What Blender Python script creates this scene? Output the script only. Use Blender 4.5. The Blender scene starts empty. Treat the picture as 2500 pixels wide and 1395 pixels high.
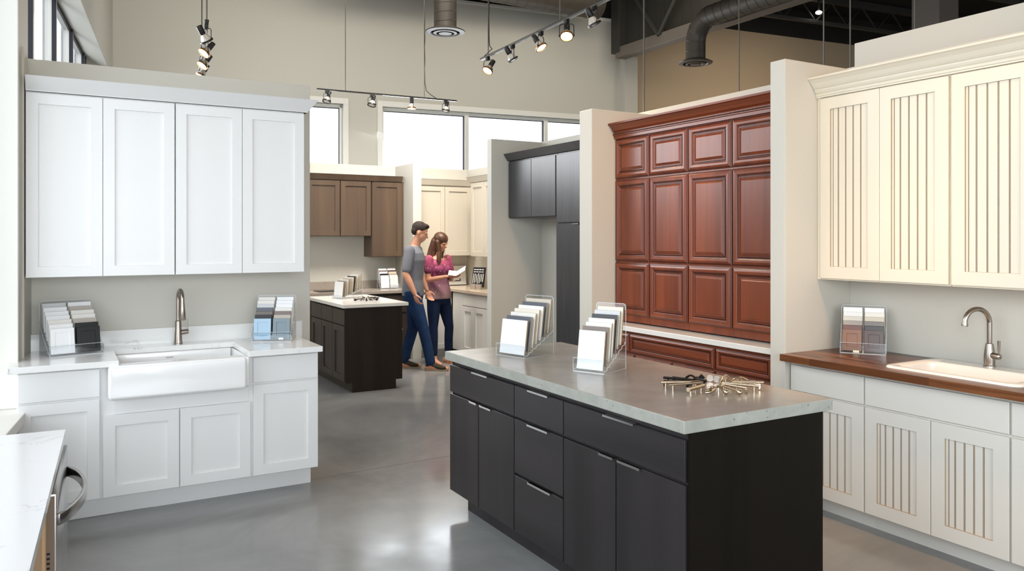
import bpy, bmesh, math, random
from mathutils import Vector, Matrix, Euler
random.seed(7)
SC = bpy.context.scene
COL = SC.collection
R = math.radians
PI = math.pi

# ------------------------------------------------------------------ camera
cd = bpy.data.cameras.new('camera')
cd.sensor_width = 36.0
cd.lens = 36.0 * 1920 / 2500
cd.shift_y = -(697.5 - 580.0) / 2500
cd.clip_start = 0.02
cam = bpy.data.objects.new('camera', cd)
COL.objects.link(cam)
cam.location = (0, 0, 1.62)
cam.rotation_euler = (R(90), 0, R(-30))
SC.camera = cam

# ------------------------------------------------------------------ world, exposure
SC.view_settings.view_transform = 'Standard'
SC.view_settings.look = 'None'
SC.view_settings.gamma = 1
SC.view_settings.use_curve_mapping = False
SC.view_settings.exposure = 0.85
SC.cycles.transparent_max_bounces = 48
w = bpy.data.worlds.new('world')
SC.world = w
w.use_nodes = True
bg = w.node_tree.nodes['Background']
bg.inputs[0].default_value = (0.90, 0.95, 1.0, 1)
bg.inputs[1].default_value = 1.7

BC = Vector((0.663, 12.319, 0))      # building corner, far left
BROT = R(-6.9)
def B(t, s, z):                      # along the far wall, along the left wall, height
    return Vector((BC.x + .9928*t - .1201*s, BC.y - .1201*t - .9928*s, z))

def area(name, loc, tgt, sx, sy, power, col, spread=180):
    l = bpy.data.lights.new(name, 'AREA'); l.shape = 'RECTANGLE'; l.size = sx; l.size_y = sy
    l.energy = power; l.color = col; l.spread = math.radians(spread)
    o = bpy.data.objects.new(name, l); COL.objects.link(o)
    o.location = loc
    o.rotation_euler = (Vector(tgt) - Vector(loc)).to_track_quat('-Z', 'Y').to_euler()
    return o
DAY = (0.90, 0.955, 1.0)
area('daylight_window_behind', (-.6, -3.6, 2.1), (.9, 5.0, .9), 5.0, 3.0, 34, DAY, 84)
area('daylight_left_window', B(-.75, 9.6, 2.1), B(3, 9.0, .6), 4.2, 2.8, 6, (0.84, .93, 1))
area('daylight_far_windows', B(6.0, .12, 3.0), B(5.4, 7, .6), 5.0, 1.2, 85, DAY)
area('daylight_high_left', B(.08, 3.6, 3.1), (4.3, 3.2, 1.3), 5.6, 1.1, 38, (.95, .97, 1), 110)
area('showroom_fill', (3.0, 4.6, 5.6), (3.0, 4.8, 0), 5.0, 6.0, 44, (1.0, .86, .70))  # added warm fill over the showroom, no visible lamps
area('far_end_fill', (4.6, 9.6, 5.6), (4.6, 9.8, 0), 4.0, 2.5, 6, (1.0, .84, .64))  # added fill above the far booths, no lamps there
area('far_right_wall_fill', (11.0, 8.0, 4.5), (11.3, 11.0, 2.6), 2.4, 1.6, 17, (1.0, .84, .66), 120)  # added fill that lifts the right part of the far wall
area('far_wall_fill', B(2.6, 3.4, 5.5), B(2.9, 0, 3.9), 4.5, .6, 25, (1.0, .94, .84), 140)  # added light to brighten the upper far wall, no fixture
area('far_wall_fill_right', B(6.6, 3.0, 5.3), B(6.6, 0, 3.9), 3.0, .6, 12, (1.0, .90, .74), 140)  # second added wall light, for the right part of the wall
area('right_booth_fill', B(.06, 12.6, 2.0), (4.3, 2.4, 1.25), 2.2, 2.2, 27, (.88, .94, 1), 84)  # added fill for the right booths, no window opening here
def spot(name, loc, tgt, power, ang, col=(1, .74, .46), blend=.8, soft=.15):
    l = bpy.data.lights.new(name, 'SPOT'); l.energy = power; l.color = col; l.spot_size = math.radians(ang); l.spot_blend = blend; l.shadow_soft_size = soft
    o = bpy.data.objects.new(name, l); COL.objects.link(o); o.location = loc
    o.rotation_euler = (Vector(tgt)-Vector(loc)).to_track_quat('-Z', 'Y').to_euler()
# ceiling spots over the right hand booths and the aisle beside the island
spot('booth_spot_cream', (3.0, .6, 3.9), (4.15, 3.28, 2.1), 80, 46, (1, .60, .30))
spot('booth_spot_cherry', (3.1, 3.3, 3.9), (4.15, 5.27, 1.6), 75, 50, (1, .60, .30))
spot('aisle_spot', (3.2, 2.6, 3.9), (3.6, 2.7, 0), 130, 44, (1, .55, .24))
area('back_kitchen_fill', (3.5, 7.9, 5.0), (3.9, 9.8, 1.2), 1.6, 1.0, 42, (1.0, .93, .86), 80)  # added fill for the back kitchen, not a fixture
spot('back_kitchen_fill_spot', (4.3, 8.4, 3.9), (4.6, 10.2, 1.4), 6, 45, (1, .8, .55))  # extra fill spot on the linen side, without a fixture

# ------------------------------------------------------------------ materials
def newmat(name):
    m = bpy.data.materials.new(name); m.use_nodes = True
    nt = m.node_tree
    return m, nt, nt.nodes['Principled BSDF']
def c4(c): return (c[0], c[1], c[2], 1)
def srgb(h):
    v = [int(h[i:i+2], 16)/255 for i in (0, 2, 4)]
    return tuple((x/12.92 if x <= .04045 else ((x+.055)/1.055)**2.4) for x in v)
def paint(name, h, rough=.5, spec=.5, metal=0, var=.03, scale=1.5, bump=0, coat=0, bscale=60):
    m, nt, p = newmat(name)
    c = srgb(h)
    p.inputs['Roughness'].default_value = rough
    p.inputs['Metallic'].default_value = metal
    p.inputs['Specular IOR Level'].default_value = spec
    if coat: p.inputs['Coat Weight'].default_value = coat; p.inputs['Coat Roughness'].default_value = .12
    tc = nt.nodes.new('ShaderNodeTexCoord')
    n = nt.nodes.new('ShaderNodeTexNoise'); n.inputs['Scale'].default_value = scale; n.inputs['Detail'].default_value = 3
    nt.links.new(tc.outputs['Object'], n.inputs['Vector'])
    r = nt.nodes.new('ShaderNodeValToRGB')
    r.color_ramp.elements[0].position = .3; r.color_ramp.elements[1].position = .7
    r.color_ramp.elements[0].color = c4([x*(1-var) for x in c]); r.color_ramp.elements[1].color = c4([min(1, x*(1+var)) for x in c])
    nt.links.new(n.outputs['Fac'], r.inputs['Fac']); nt.links.new(r.outputs['Color'], p.inputs['Base Color'])
    if bump:
        n2 = nt.nodes.new('ShaderNodeTexNoise'); n2.inputs['Scale'].default_value = bscale
        nt.links.new(tc.outputs['Object'], n2.inputs['Vector'])
        b = nt.nodes.new('ShaderNodeBump'); b.inputs['Strength'].default_value = bump; b.inputs['Distance'].default_value = .01
        nt.links.new(n2.outputs['Fac'], b.inputs['Height']); nt.links.new(b.outputs['Normal'], p.inputs['Normal'])
    return m
def wood(name, h1, h2, rough=.35, axis='Z', sc=1.0, coat=0, contrast=(.3, .72), spec=.5, fine=.25):
    """grain running along one object axis; each object gets its own offset"""
    m, nt, p = newmat(name)
    p.inputs['Roughness'].default_value = rough
    p.inputs['Specular IOR Level'].default_value = spec
    if coat: p.inputs['Coat Weight'].default_value = coat; p.inputs['Coat Roughness'].default_value = .2
    tc = nt.nodes.new('ShaderNodeTexCoord'); oi = nt.nodes.new('ShaderNodeObjectInfo')
    ad = nt.nodes.new('ShaderNodeVectorMath'); ad.operation = 'ADD'
    mu = nt.nodes.new('ShaderNodeMath'); mu.operation = 'MULTIPLY'; mu.inputs[1].default_value = 37.0
    nt.links.new(oi.outputs['Random'], mu.inputs[0])
    nt.links.new(tc.outputs['Object'], ad.inputs[0]); nt.links.new(mu.outputs[0], ad.inputs[1])
    mp = nt.nodes.new('ShaderNodeMapping')
    s = {'X': (.5, 9, 9), 'Y': (9, .5, 9), 'Z': (9, 9, .5)}[axis]
    mp.inputs['Scale'].default_value = [x*sc for x in s]
    nt.links.new(ad.outputs[0], mp.inputs['Vector'])
    n = nt.nodes.new('ShaderNodeTexNoise'); n.inputs['Scale'].default_value = 1.0; n.inputs['Detail'].default_value = 5; n.inputs['Distortion'].default_value = .6
    nt.links.new(mp.outputs[0], n.inputs['Vector'])
    mp2 = nt.nodes.new('ShaderNodeMapping')
    s2 = {'X': (2, 120, 120), 'Y': (120, 2, 120), 'Z': (120, 120, 2)}[axis]
    mp2.inputs['Scale'].default_value = s2
    nt.links.new(ad.outputs[0], mp2.inputs['Vector'])
    n2 = nt.nodes.new('ShaderNodeTexNoise'); n2.inputs['Scale'].default_value = 1.0; n2.inputs['Detail'].default_value = 2
    nt.links.new(mp2.outputs[0], n2.inputs['Vector'])
    mx = nt.nodes.new('ShaderNodeMix'); mx.data_type = 'FLOAT'; mx.inputs[0].default_value = fine
    nt.links.new(n.outputs['Fac'], mx.inputs[2]); nt.links.new(n2.outputs['Fac'], mx.inputs[3])
    r = nt.nodes.new('ShaderNodeValToRGB')
    r.color_ramp.elements[0].position = contrast[0]; r.color_ramp.elements[1].position = contrast[1]
    r.color_ramp.elements[0].color = c4(srgb(h1)); r.color_ramp.elements[1].color = c4(srgb(h2))
    nt.links.new(mx.outputs[0], r.inputs['Fac']); nt.links.new(r.outputs['Color'], p.inputs['Base Color'])
    return m
def stone(name, base, vein, rough=.15, vein_w=.012, scale=2.2, amount=1.0, coat=0):
    m, nt, p = newmat(name)
    p.inputs['Roughness'].default_value = rough
    tc = nt.nodes.new('ShaderNodeTexCoord')
    n = nt.nodes.new('ShaderNodeTexNoise'); n.inputs['Scale'].default_value = scale; n.inputs['Detail'].default_value = 6; n.inputs['Distortion'].default_value = 1.4
    nt.links.new(tc.outputs['Object'], n.inputs['Vector'])
    s = nt.nodes.new('ShaderNodeMath'); s.operation = 'SUBTRACT'; s.inputs[1].default_value = .5
    a = nt.nodes.new('ShaderNodeMath'); a.operation = 'ABSOLUTE'
    nt.links.new(n.outputs['Fac'], s.inputs[0]); nt.links.new(s.outputs[0], a.inputs[0])
    r = nt.nodes.new('ShaderNodeValToRGB')
    r.color_ramp.elements[0].position = 0; r.color_ramp.elements[1].position = vein_w
    r.color_ramp.elements[0].color = (1, 1, 1, 1); r.color_ramp.elements[1].color = (0, 0, 0, 1)
    nt.links.new(a.outputs[0], r.inputs['Fac'])
    n2 = nt.nodes.new('ShaderNodeTexNoise'); n2.inputs['Scale'].default_value = scale*1.7; n2.inputs['Detail'].default_value = 3
    mo = nt.nodes.new('ShaderNodeVectorMath'); mo.operation = 'ADD'; mo.inputs[1].default_value = (5, 3, 9)
    nt.links.new(tc.outputs['Object'], mo.inputs[0]); nt.links.new(mo.outputs[0], n2.inputs['Vector'])
    r2 = nt.nodes.new('ShaderNodeValToRGB'); r2.color_ramp.elements[0].position = .5; r2.color_ramp.elements[1].position = .68
    r2.color_ramp.elements[1].color = (amount, amount, amount, 1)
    nt.links.new(n2.outputs['Fac'], r2.inputs['Fac'])
    mu = nt.nodes.new('ShaderNodeMath'); mu.operation = 'MULTIPLY'
    nt.links.new(r.outputs['Color'], mu.inputs[0]); nt.links.new(r2.outputs['Color'], mu.inputs[1])
    mx = nt.nodes.new('ShaderNodeMix'); mx.data_type = 'RGBA'
    mx.inputs[6].default_value = c4(srgb(base)); mx.inputs[7].default_value = c4(srgb(vein))
    nt.links.new(mu.outputs[0], mx.inputs[0]); nt.links.new(mx.outputs[2], p.inputs['Base Color'])
    return m
def concrete(name, h1, h2, rough, rvar=.08, scale=.9, pit=0, pitcol='5a5a55'):
    m, nt, p = newmat(name)
    tc = nt.nodes.new('ShaderNodeTexCoord')
    n = nt.nodes.new('ShaderNodeTexNoise'); n.inputs['Scale'].default_value = scale; n.inputs['Detail'].default_value = 8; n.inputs['Roughness'].default_value = .6; n.inputs['Distortion'].default_value = .8
    nt.links.new(tc.outputs['Object'], n.inputs['Vector'])
    r = nt.nodes.new('ShaderNodeValToRGB'); r.color_ramp.elements[0].position = .3; r.color_ramp.elements[1].position = .7
    r.color_ramp.elements[0].color = c4(srgb(h1)); r.color_ramp.elements[1].color = c4(srgb(h2))
    nt.links.new(n.outputs['Fac'], r.inputs['Fac'])
    out = r.outputs['Color']
    if pit:
        v = nt.nodes.new('ShaderNodeTexNoise'); v.inputs['Scale'].default_value = pit; v.inputs['Detail'].default_value = 1
        nt.links.new(tc.outputs['Object'], v.inputs['Vector'])
        rr = nt.nodes.new('ShaderNodeValToRGB'); rr.color_ramp.elements[0].position = .22; rr.color_ramp.elements[1].position = .30
        rr.color_ramp.elements[0].color = (1, 1, 1, 1); rr.color_ramp.elements[1].color = (0, 0, 0, 1)
        nt.links.new(v.outputs['Fac'], rr.inputs['Fac'])
        mx = nt.nodes.new('ShaderNodeMix'); mx.data_type = 'RGBA'; mx.inputs[7].default_value = c4(srgb(pitcol))
        nt.links.new(rr.outputs['Color'], mx.inputs[0]); nt.links.new(out, mx.inputs[6]); out = mx.outputs[2]
    nt.links.new(out, p.inputs['Base Color'])
    n3 = nt.nodes.new('ShaderNodeTexNoise'); n3.inputs['Scale'].default_value = scale*2.3; n3.inputs['Detail'].default_value = 5
    nt.links.new(tc.outputs['Object'], n3.inputs['Vector'])
    mr = nt.nodes.new('ShaderNodeMapRange'); mr.inputs[1].default_value = .3; mr.inputs[2].default_value = .7
    mr.inputs[3].default_value = rough-rvar; mr.inputs[4].default_value = rough+rvar
    nt.links.new(n3.outputs['Fac'], mr.inputs[0]); nt.links.new(mr.outputs[0], p.inputs['Roughness'])
    b = nt.nodes.new('ShaderNodeBump'); b.inputs['Strength'].default_value = .05; b.inputs['Distance'].default_value = .01
    nt.links.new(n3.outputs['Fac'], b.inputs['Height']); nt.links.new(b.outputs['Normal'], p.inputs['Normal'])
    return m
def clear(name, tint=(1, 1, 1), gloss=.12, rough=.02):
    m = bpy.data.materials.new(name); m.use_nodes = True; nt = m.node_tree; nt.nodes.clear()
    o = nt.nodes.new('ShaderNodeOutputMaterial'); t = nt.nodes.new('ShaderNodeBsdfTransparent'); t.inputs[0].default_value = c4(tint)
    g = nt.nodes.new('ShaderNodeBsdfGlossy'); g.inputs['Roughness'].default_value = rough
    f = nt.nodes.new('ShaderNodeLayerWeight'); f.inputs[0].default_value = .5
    mu = nt.nodes.new('ShaderNodeMath'); mu.operation = 'POWER'; mu.inputs[1].default_value = 4.5
    ad = nt.nodes.new('ShaderNodeMath'); ad.operation = 'MULTIPLY_ADD'; ad.inputs[1].default_value = .7; ad.inputs[2].default_value = .02+gloss*.1
    nt.links.new(f.outputs['Facing'], mu.inputs[0]); nt.links.new(mu.outputs[0], ad.inputs[0])
    mx = nt.nodes.new('ShaderNodeMixShader')
    nt.links.new(ad.outputs[0], mx.inputs[0]); nt.links.new(t.outputs[0], mx.inputs[1]); nt.links.new(g.outputs[0], mx.inputs[2])
    nt.links.new(mx.outputs[0], o.inputs[0])
    return m
def emit(name, col, s):
    m = bpy.data.materials.new(name); m.use_nodes = True; nt = m.node_tree; nt.nodes.clear()
    o = nt.nodes.new('ShaderNodeOutputMaterial'); e = nt.nodes.new('ShaderNodeEmission')
    e.inputs[0].default_value = c4(col); e.inputs[1].default_value = s
    nt.links.new(e.outputs[0], o.inputs[0]); return m

M = {}
M['wall'] = paint('wall_paint_greige', 'c8c5bb', .6, .3, var=.012, scale=.6)
M['wall_dim_warm'] = paint('wall_paint_dim_light', 'b8a386', .6, .3, var=.015, scale=.5)  # same wall, its dimmer warmer light put into the colour
M['wall_white'] = paint('trim_paint_white', 'ebe8e2', .5, .35, var=.01)
M['dark_deck'] = paint('dark_roof_deck', '2a2724', .8, .2, var=.15)
M['dark_steel'] = paint('dark_steel_paint', '35332f', .5, .4, var=.06)
M['steel_mid'] = paint('grey_steel_paint', '6a625a', .5, .4, var=.05)
M['duct'] = paint('duct_paint', '4c463f', .42, .4, var=.06, scale=4, metal=.1)
M['white_cab'] = paint('white_cabinet_paint', 'eaeae9', .32, .5, var=.006)
M['cream_cab'] = paint('cream_cabinet_paint', 'e9e0cc', .36, .5, var=.01)
M['cream_glaze'] = paint('brown_glaze_in_grooves', 'a8957b', .5, .4, var=.08)
M['linen_cab'] = paint('linen_cabinet_paint', 'c8c0b0', .4, .4, var=.01)
M['grey_white_cab'] = paint('soft_white_cabinet_paint', 'dedbd3', .36, .5, var=.008)
M['cherry'] = wood('cherry_stained_wood', '5e2610', '8c421f', .36, 'Z', .9, coat=.12)
M['cherry_h'] = wood('cherry_stained_wood_horizontal', '5e2610', '8c421f', .36, 'X', .9, coat=.12)
M['cherry_glaze'] = wood('cherry_dark_glaze', '34120a', '4c1c0f', .35, 'Z', .9)
M['espresso'] = wood('charcoal_stained_maple', '1f1c1d', '363133', .38, 'Z', .5, contrast=(.3, .75))
M['espresso_h'] = wood('charcoal_stained_maple_horizontal', '1f1c1d', '363133', .38, 'X', .5, contrast=(.3, .75))
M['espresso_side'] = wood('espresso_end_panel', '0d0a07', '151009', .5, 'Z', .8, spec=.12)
M['mocha'] = wood('mocha_stained_maple', '4b3c32', '63513f', .4, 'Z', .8)
M['slate'] = wood('slate_textured_laminate', '2c2b2c', '454447', .3, 'Z', 1.8, fine=.5)
M['brown_isl'] = wood('dark_brown_stained_maple', '2b231e', '40362f', .42, 'Z', .9)
M['brown_end'] = wood('dark_brown_end_panel', '201914', '322720', .5, 'Z', .8, spec=.2)
M['maple'] = wood('natural_maple', 'c49e74', 'd8b78d', .4, 'Z', .8)
M['quartz'] = stone('white_quartz', 'eeeeec', '9c9896', .12, .012, 4.5, .8)
M['quartz_fine'] = stone('white_quartz_fine_veins', 'edeef0', 'a9a7ab', .14, .008, 3.2, .6)
M['greige_top'] = stone('greige_quartz', '9b9186', '84796e', .2, .05, 5, .5)
M['beige_top'] = stone('beige_quartz', 'cbbba5', 'b59f85', .15, .04, 6, .6)
M['plain_white_top'] = paint('white_solid_surface', 'e9e6df', .2, .5, var=.01)
M['concrete_top'] = concrete('concrete_counter', '928c84', 'a69f96', .22, .05, 2.6, pit=0)
M['concrete_edge'] = concrete('concrete_counter_edge', '96978f', 'abaca4', .5, .06, 9, pit=70, pitcol='77756f')
M['floor'] = concrete('polished_concrete_floor', '767777', '9b9c9c', .17, .08, .75)
M['ceramic'] = paint('white_fireclay', 'f3f3f2', .12, .6, var=.004, coat=.3)
M['enamel'] = paint('ivory_enamel', 'efe9e0', .12, .6, var=.004, coat=.3)
M['nickel'] = paint('brushed_nickel', 'a39a90', .26, .5, metal=1, var=.04, scale=20)
M['chrome'] = paint('polished_chrome', 'd9d9d9', .1, .5, metal=1, var=.02)
M['polished'] = paint('polished_nickel', 'cbb9a0', .1, .5, metal=1, var=.05, scale=30)
M['black_metal'] = paint('black_metal', '131313', .35, .5, metal=.6, var=.1)
M['steel'] = paint('stainless_steel', 'b5b3b1', .24, .5, metal=1, var=.03)
M['taupe_trim'] = paint('dishwasher_side_trim', '8d7a69', .45, .4, var=.04)
M['black'] = paint('black_plastic', '101010', .45, .4, var=.1)
M['track'] = paint('track_black', '1a1815', .4, .5, var=.05)
M['bulb_off'] = paint('frosted_reflector', 'cfc9c0', .25, .5, metal=.3, var=.04)
M['bulb_on'] = emit('lit_lamp_face', (1.0, .80, .50), 14)
M['lit_rim'] = paint('lamp_glow_rim', '8b6238', .3, .5, metal=.7, var=.08)  # warm lamp glow painted on the rims of lit heads
M['acrylic'] = clear('clear_acrylic', (.97, .98, .985), .3)
M['acrylic_edge'] = paint('acrylic_edge', 'dfe3e6', .15, .6, var=.03)
M['glass'] = clear('window_glass', (.98, .99, 1), .1, .0)
M['cable'] = paint('steel_cable', '6e6962', .4, .5, metal=.6, var=.05)
M['win_frame'] = paint('white_window_frame', 'e8e6df', .4, .4, var=.01)
M['win_dark'] = paint('dark_gasket', '2b2a33', .5, .4, var=.05)
M['skin'] = paint('skin', 'c78f72', .5, .4, var=.06, scale=9)
M['hair_dark'] = paint('dark_brown_hair', '2a1c14', .75, .4, var=.25, scale=30)
M['hair_auburn'] = wood('auburn_hair', '38200f', '5f3820', .45, 'Z', 2.5)
M['tshirt'] = paint('grey_cotton', '6f7076', .85, .2, var=.08, scale=8, bump=.1)
M['denim'] = paint('blue_denim', '1a3152', .85, .2, var=.16, scale=10, bump=.1, bscale=200)
M['denim_dark'] = paint('dark_denim', '14213c', .85, .2, var=.16, scale=10, bump=.1, bscale=200)
M['shoe'] = paint('dark_olive_suede', '3a352b', .8, .2, var=.1)
M['sole'] = paint('pale_rubber', '8d8472', .7, .3, var=.05)
M['sandal'] = paint('tan_leather', 'b5835e', .5, .4, var=.05)
M['paper'] = paint('brochure_paper', 'ded4c4', .6, .3, var=.05, scale=12)
M['eye'] = paint('dark_eye', '1d1512', .2, .5, var=.05)
def blouse():
    m, nt, p = newmat('rose_print_fabric'); p.inputs['Roughness'].default_value = .8
    tc = nt.nodes.new('ShaderNodeTexCoord'); sp = nt.nodes.new('ShaderNodeSeparateXYZ'); nt.links.new(tc.outputs['Object'], sp.inputs[0])
    mr = nt.nodes.new('ShaderNodeMapRange'); mr.inputs[1].default_value = .86; mr.inputs[2].default_value = 1.42
    nt.links.new(sp.outputs['Z'], mr.inputs[0])
    n = nt.nodes.new('ShaderNodeTexNoise'); n.inputs['Scale'].default_value = 9; nt.links.new(tc.outputs['Object'], n.inputs['Vector'])
    ad = nt.nodes.new('ShaderNodeMath'); ad.operation = 'MULTIPLY_ADD'; ad.inputs[1].default_value = .35; nt.links.new(n.outputs['Fac'], ad.inputs[0])
    su = nt.nodes.new('ShaderNodeMath'); su.operation = 'SUBTRACT'; su.inputs[1].default_value = .17; nt.links.new(mr.outputs[0], su.inputs[0]); nt.links.new(su.outputs[0], ad.inputs[2])
    r = nt.nodes.new('ShaderNodeValToRGB'); e = r.color_ramp.elements
    e[0].position = .0; e[0].color = c4(srgb('8f6f70')); e[1].position = 1; e[1].color = c4(srgb('a5525f'))
    q = e.new(.35); q.color = c4(srgb('8c5a6c')); q = e.new(.6); q.color = c4(srgb('742a50')); q = e.new(.8); q.color = c4(srgb('9c4060'))
    nt.links.new(ad.outputs[0], r.inputs['Fac'])
    v = nt.nodes.new('ShaderNodeTexVoronoi'); v.inputs['Scale'].default_value = 22; nt.links.new(tc.outputs['Object'], v.inputs['Vector'])
    rr = nt.nodes.new('ShaderNodeValToRGB'); rr.color_ramp.elements[0].position = .12; rr.color_ramp.elements[1].position = .3
    rr.color_ramp.elements[0].color = (.35, .35, .35, 1); rr.color_ramp.elements[1].color = (0, 0, 0, 1)
    nt.links.new(v.outputs['Distance'], rr.inputs['Fac'])
    mx = nt.nodes.new('ShaderNodeMix'); mx.data_type = 'RGBA'; mx.inputs[7].default_value = c4(srgb('d9b9b4'))
    nt.links.new(rr.outputs['Color'], mx.inputs[0]); nt.links.new(r.outputs['Color'], mx.inputs[6]); nt.links.new(mx.outputs[2], p.inputs['Base Color'])
    return m
M['blouse'] = blouse()
def butcher(name, edge=False):
    m, nt, p = newmat(name); p.inputs['Roughness'].default_value = .3
    tc = nt.nodes.new('ShaderNodeTexCoord'); sp = nt.nodes.new('ShaderNodeSeparateXYZ'); nt.links.new(tc.outputs['Object'], sp.inputs[0])
    # staves run along the counter (object Y), 4 cm wide across X
    f = nt.nodes.new('ShaderNodeMath'); f.operation = 'DIVIDE'; f.inputs[1].default_value = .042; nt.links.new(sp.outputs['X'], f.inputs[0])
    fl = nt.nodes.new('ShaderNodeMath'); fl.operation = 'FLOOR'; nt.links.new(f.outputs[0], fl.inputs[0])
    st = nt.nodes.new('ShaderNodeMath'); st.operation = 'MULTIPLY'; st.inputs[1].default_value = .37; nt.links.new(fl.outputs[0], st.inputs[0])
    ya = nt.nodes.new('ShaderNodeMath'); ya.operation = 'ADD'; nt.links.new(sp.outputs['Y'], ya.inputs[0]); nt.links.new(st.outputs[0], ya.inputs[1])
    yd = nt.nodes.new('ShaderNodeMath'); yd.operation = 'DIVIDE'; yd.inputs[1].default_value = .72; nt.links.new(ya.outputs[0], yd.inputs[0])
    yf = nt.nodes.new('ShaderNodeMath'); yf.operation = 'FLOOR'; nt.links.new(yd.outputs[0], yf.inputs[0])
    cb = nt.nodes.new('ShaderNodeCombineXYZ'); nt.links.new(fl.outputs[0], cb.inputs[0]); nt.links.new(yf.outputs[0], cb.inputs[1])
    wn = nt.nodes.new('ShaderNodeTexWhiteNoise'); nt.links.new(cb.outputs[0], wn.inputs['Vector'])
    mp = nt.nodes.new('ShaderNodeMapping'); mp.inputs['Scale'].default_value = (60, 2.5, 60)
    av = nt.nodes.new('ShaderNodeVectorMath'); av.operation = 'ADD'; nt.links.new(tc.outputs['Object'], av.inputs[0]); nt.links.new(cb.outputs[0], av.inputs[1])
    nt.links.new(av.outputs[0], mp.inputs['Vector'])
    n = nt.nodes.new('ShaderNodeTexNoise'); n.inputs['Scale'].default_value = 1; n.inputs['Detail'].default_value = 4; nt.links.new(mp.outputs[0], n.inputs['Vector'])
    ad = nt.nodes.new('ShaderNodeMix'); ad.data_type = 'FLOAT'; ad.inputs[0].default_value = .5
    nt.links.new(wn.outputs['Value'], ad.inputs[2]); nt.links.new(n.outputs['Fac'], ad.inputs[3])
    r = nt.nodes.new('ShaderNodeValToRGB'); e = r.color_ramp.elements
    e[0].position = .26; e[0].color = c4(srgb('3a2012')); e[1].position = .74; e[1].color = c4(srgb('8f5d38')); q = e.new(.5); q.color = c4(srgb('623b22'))
    nt.links.new(ad.outputs[0], r.inputs['Fac']); nt.links.new(r.outputs['Color'], p.inputs['Base Color'])
    return m
M['butcher'] = butcher('walnut_butcher_block')

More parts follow.
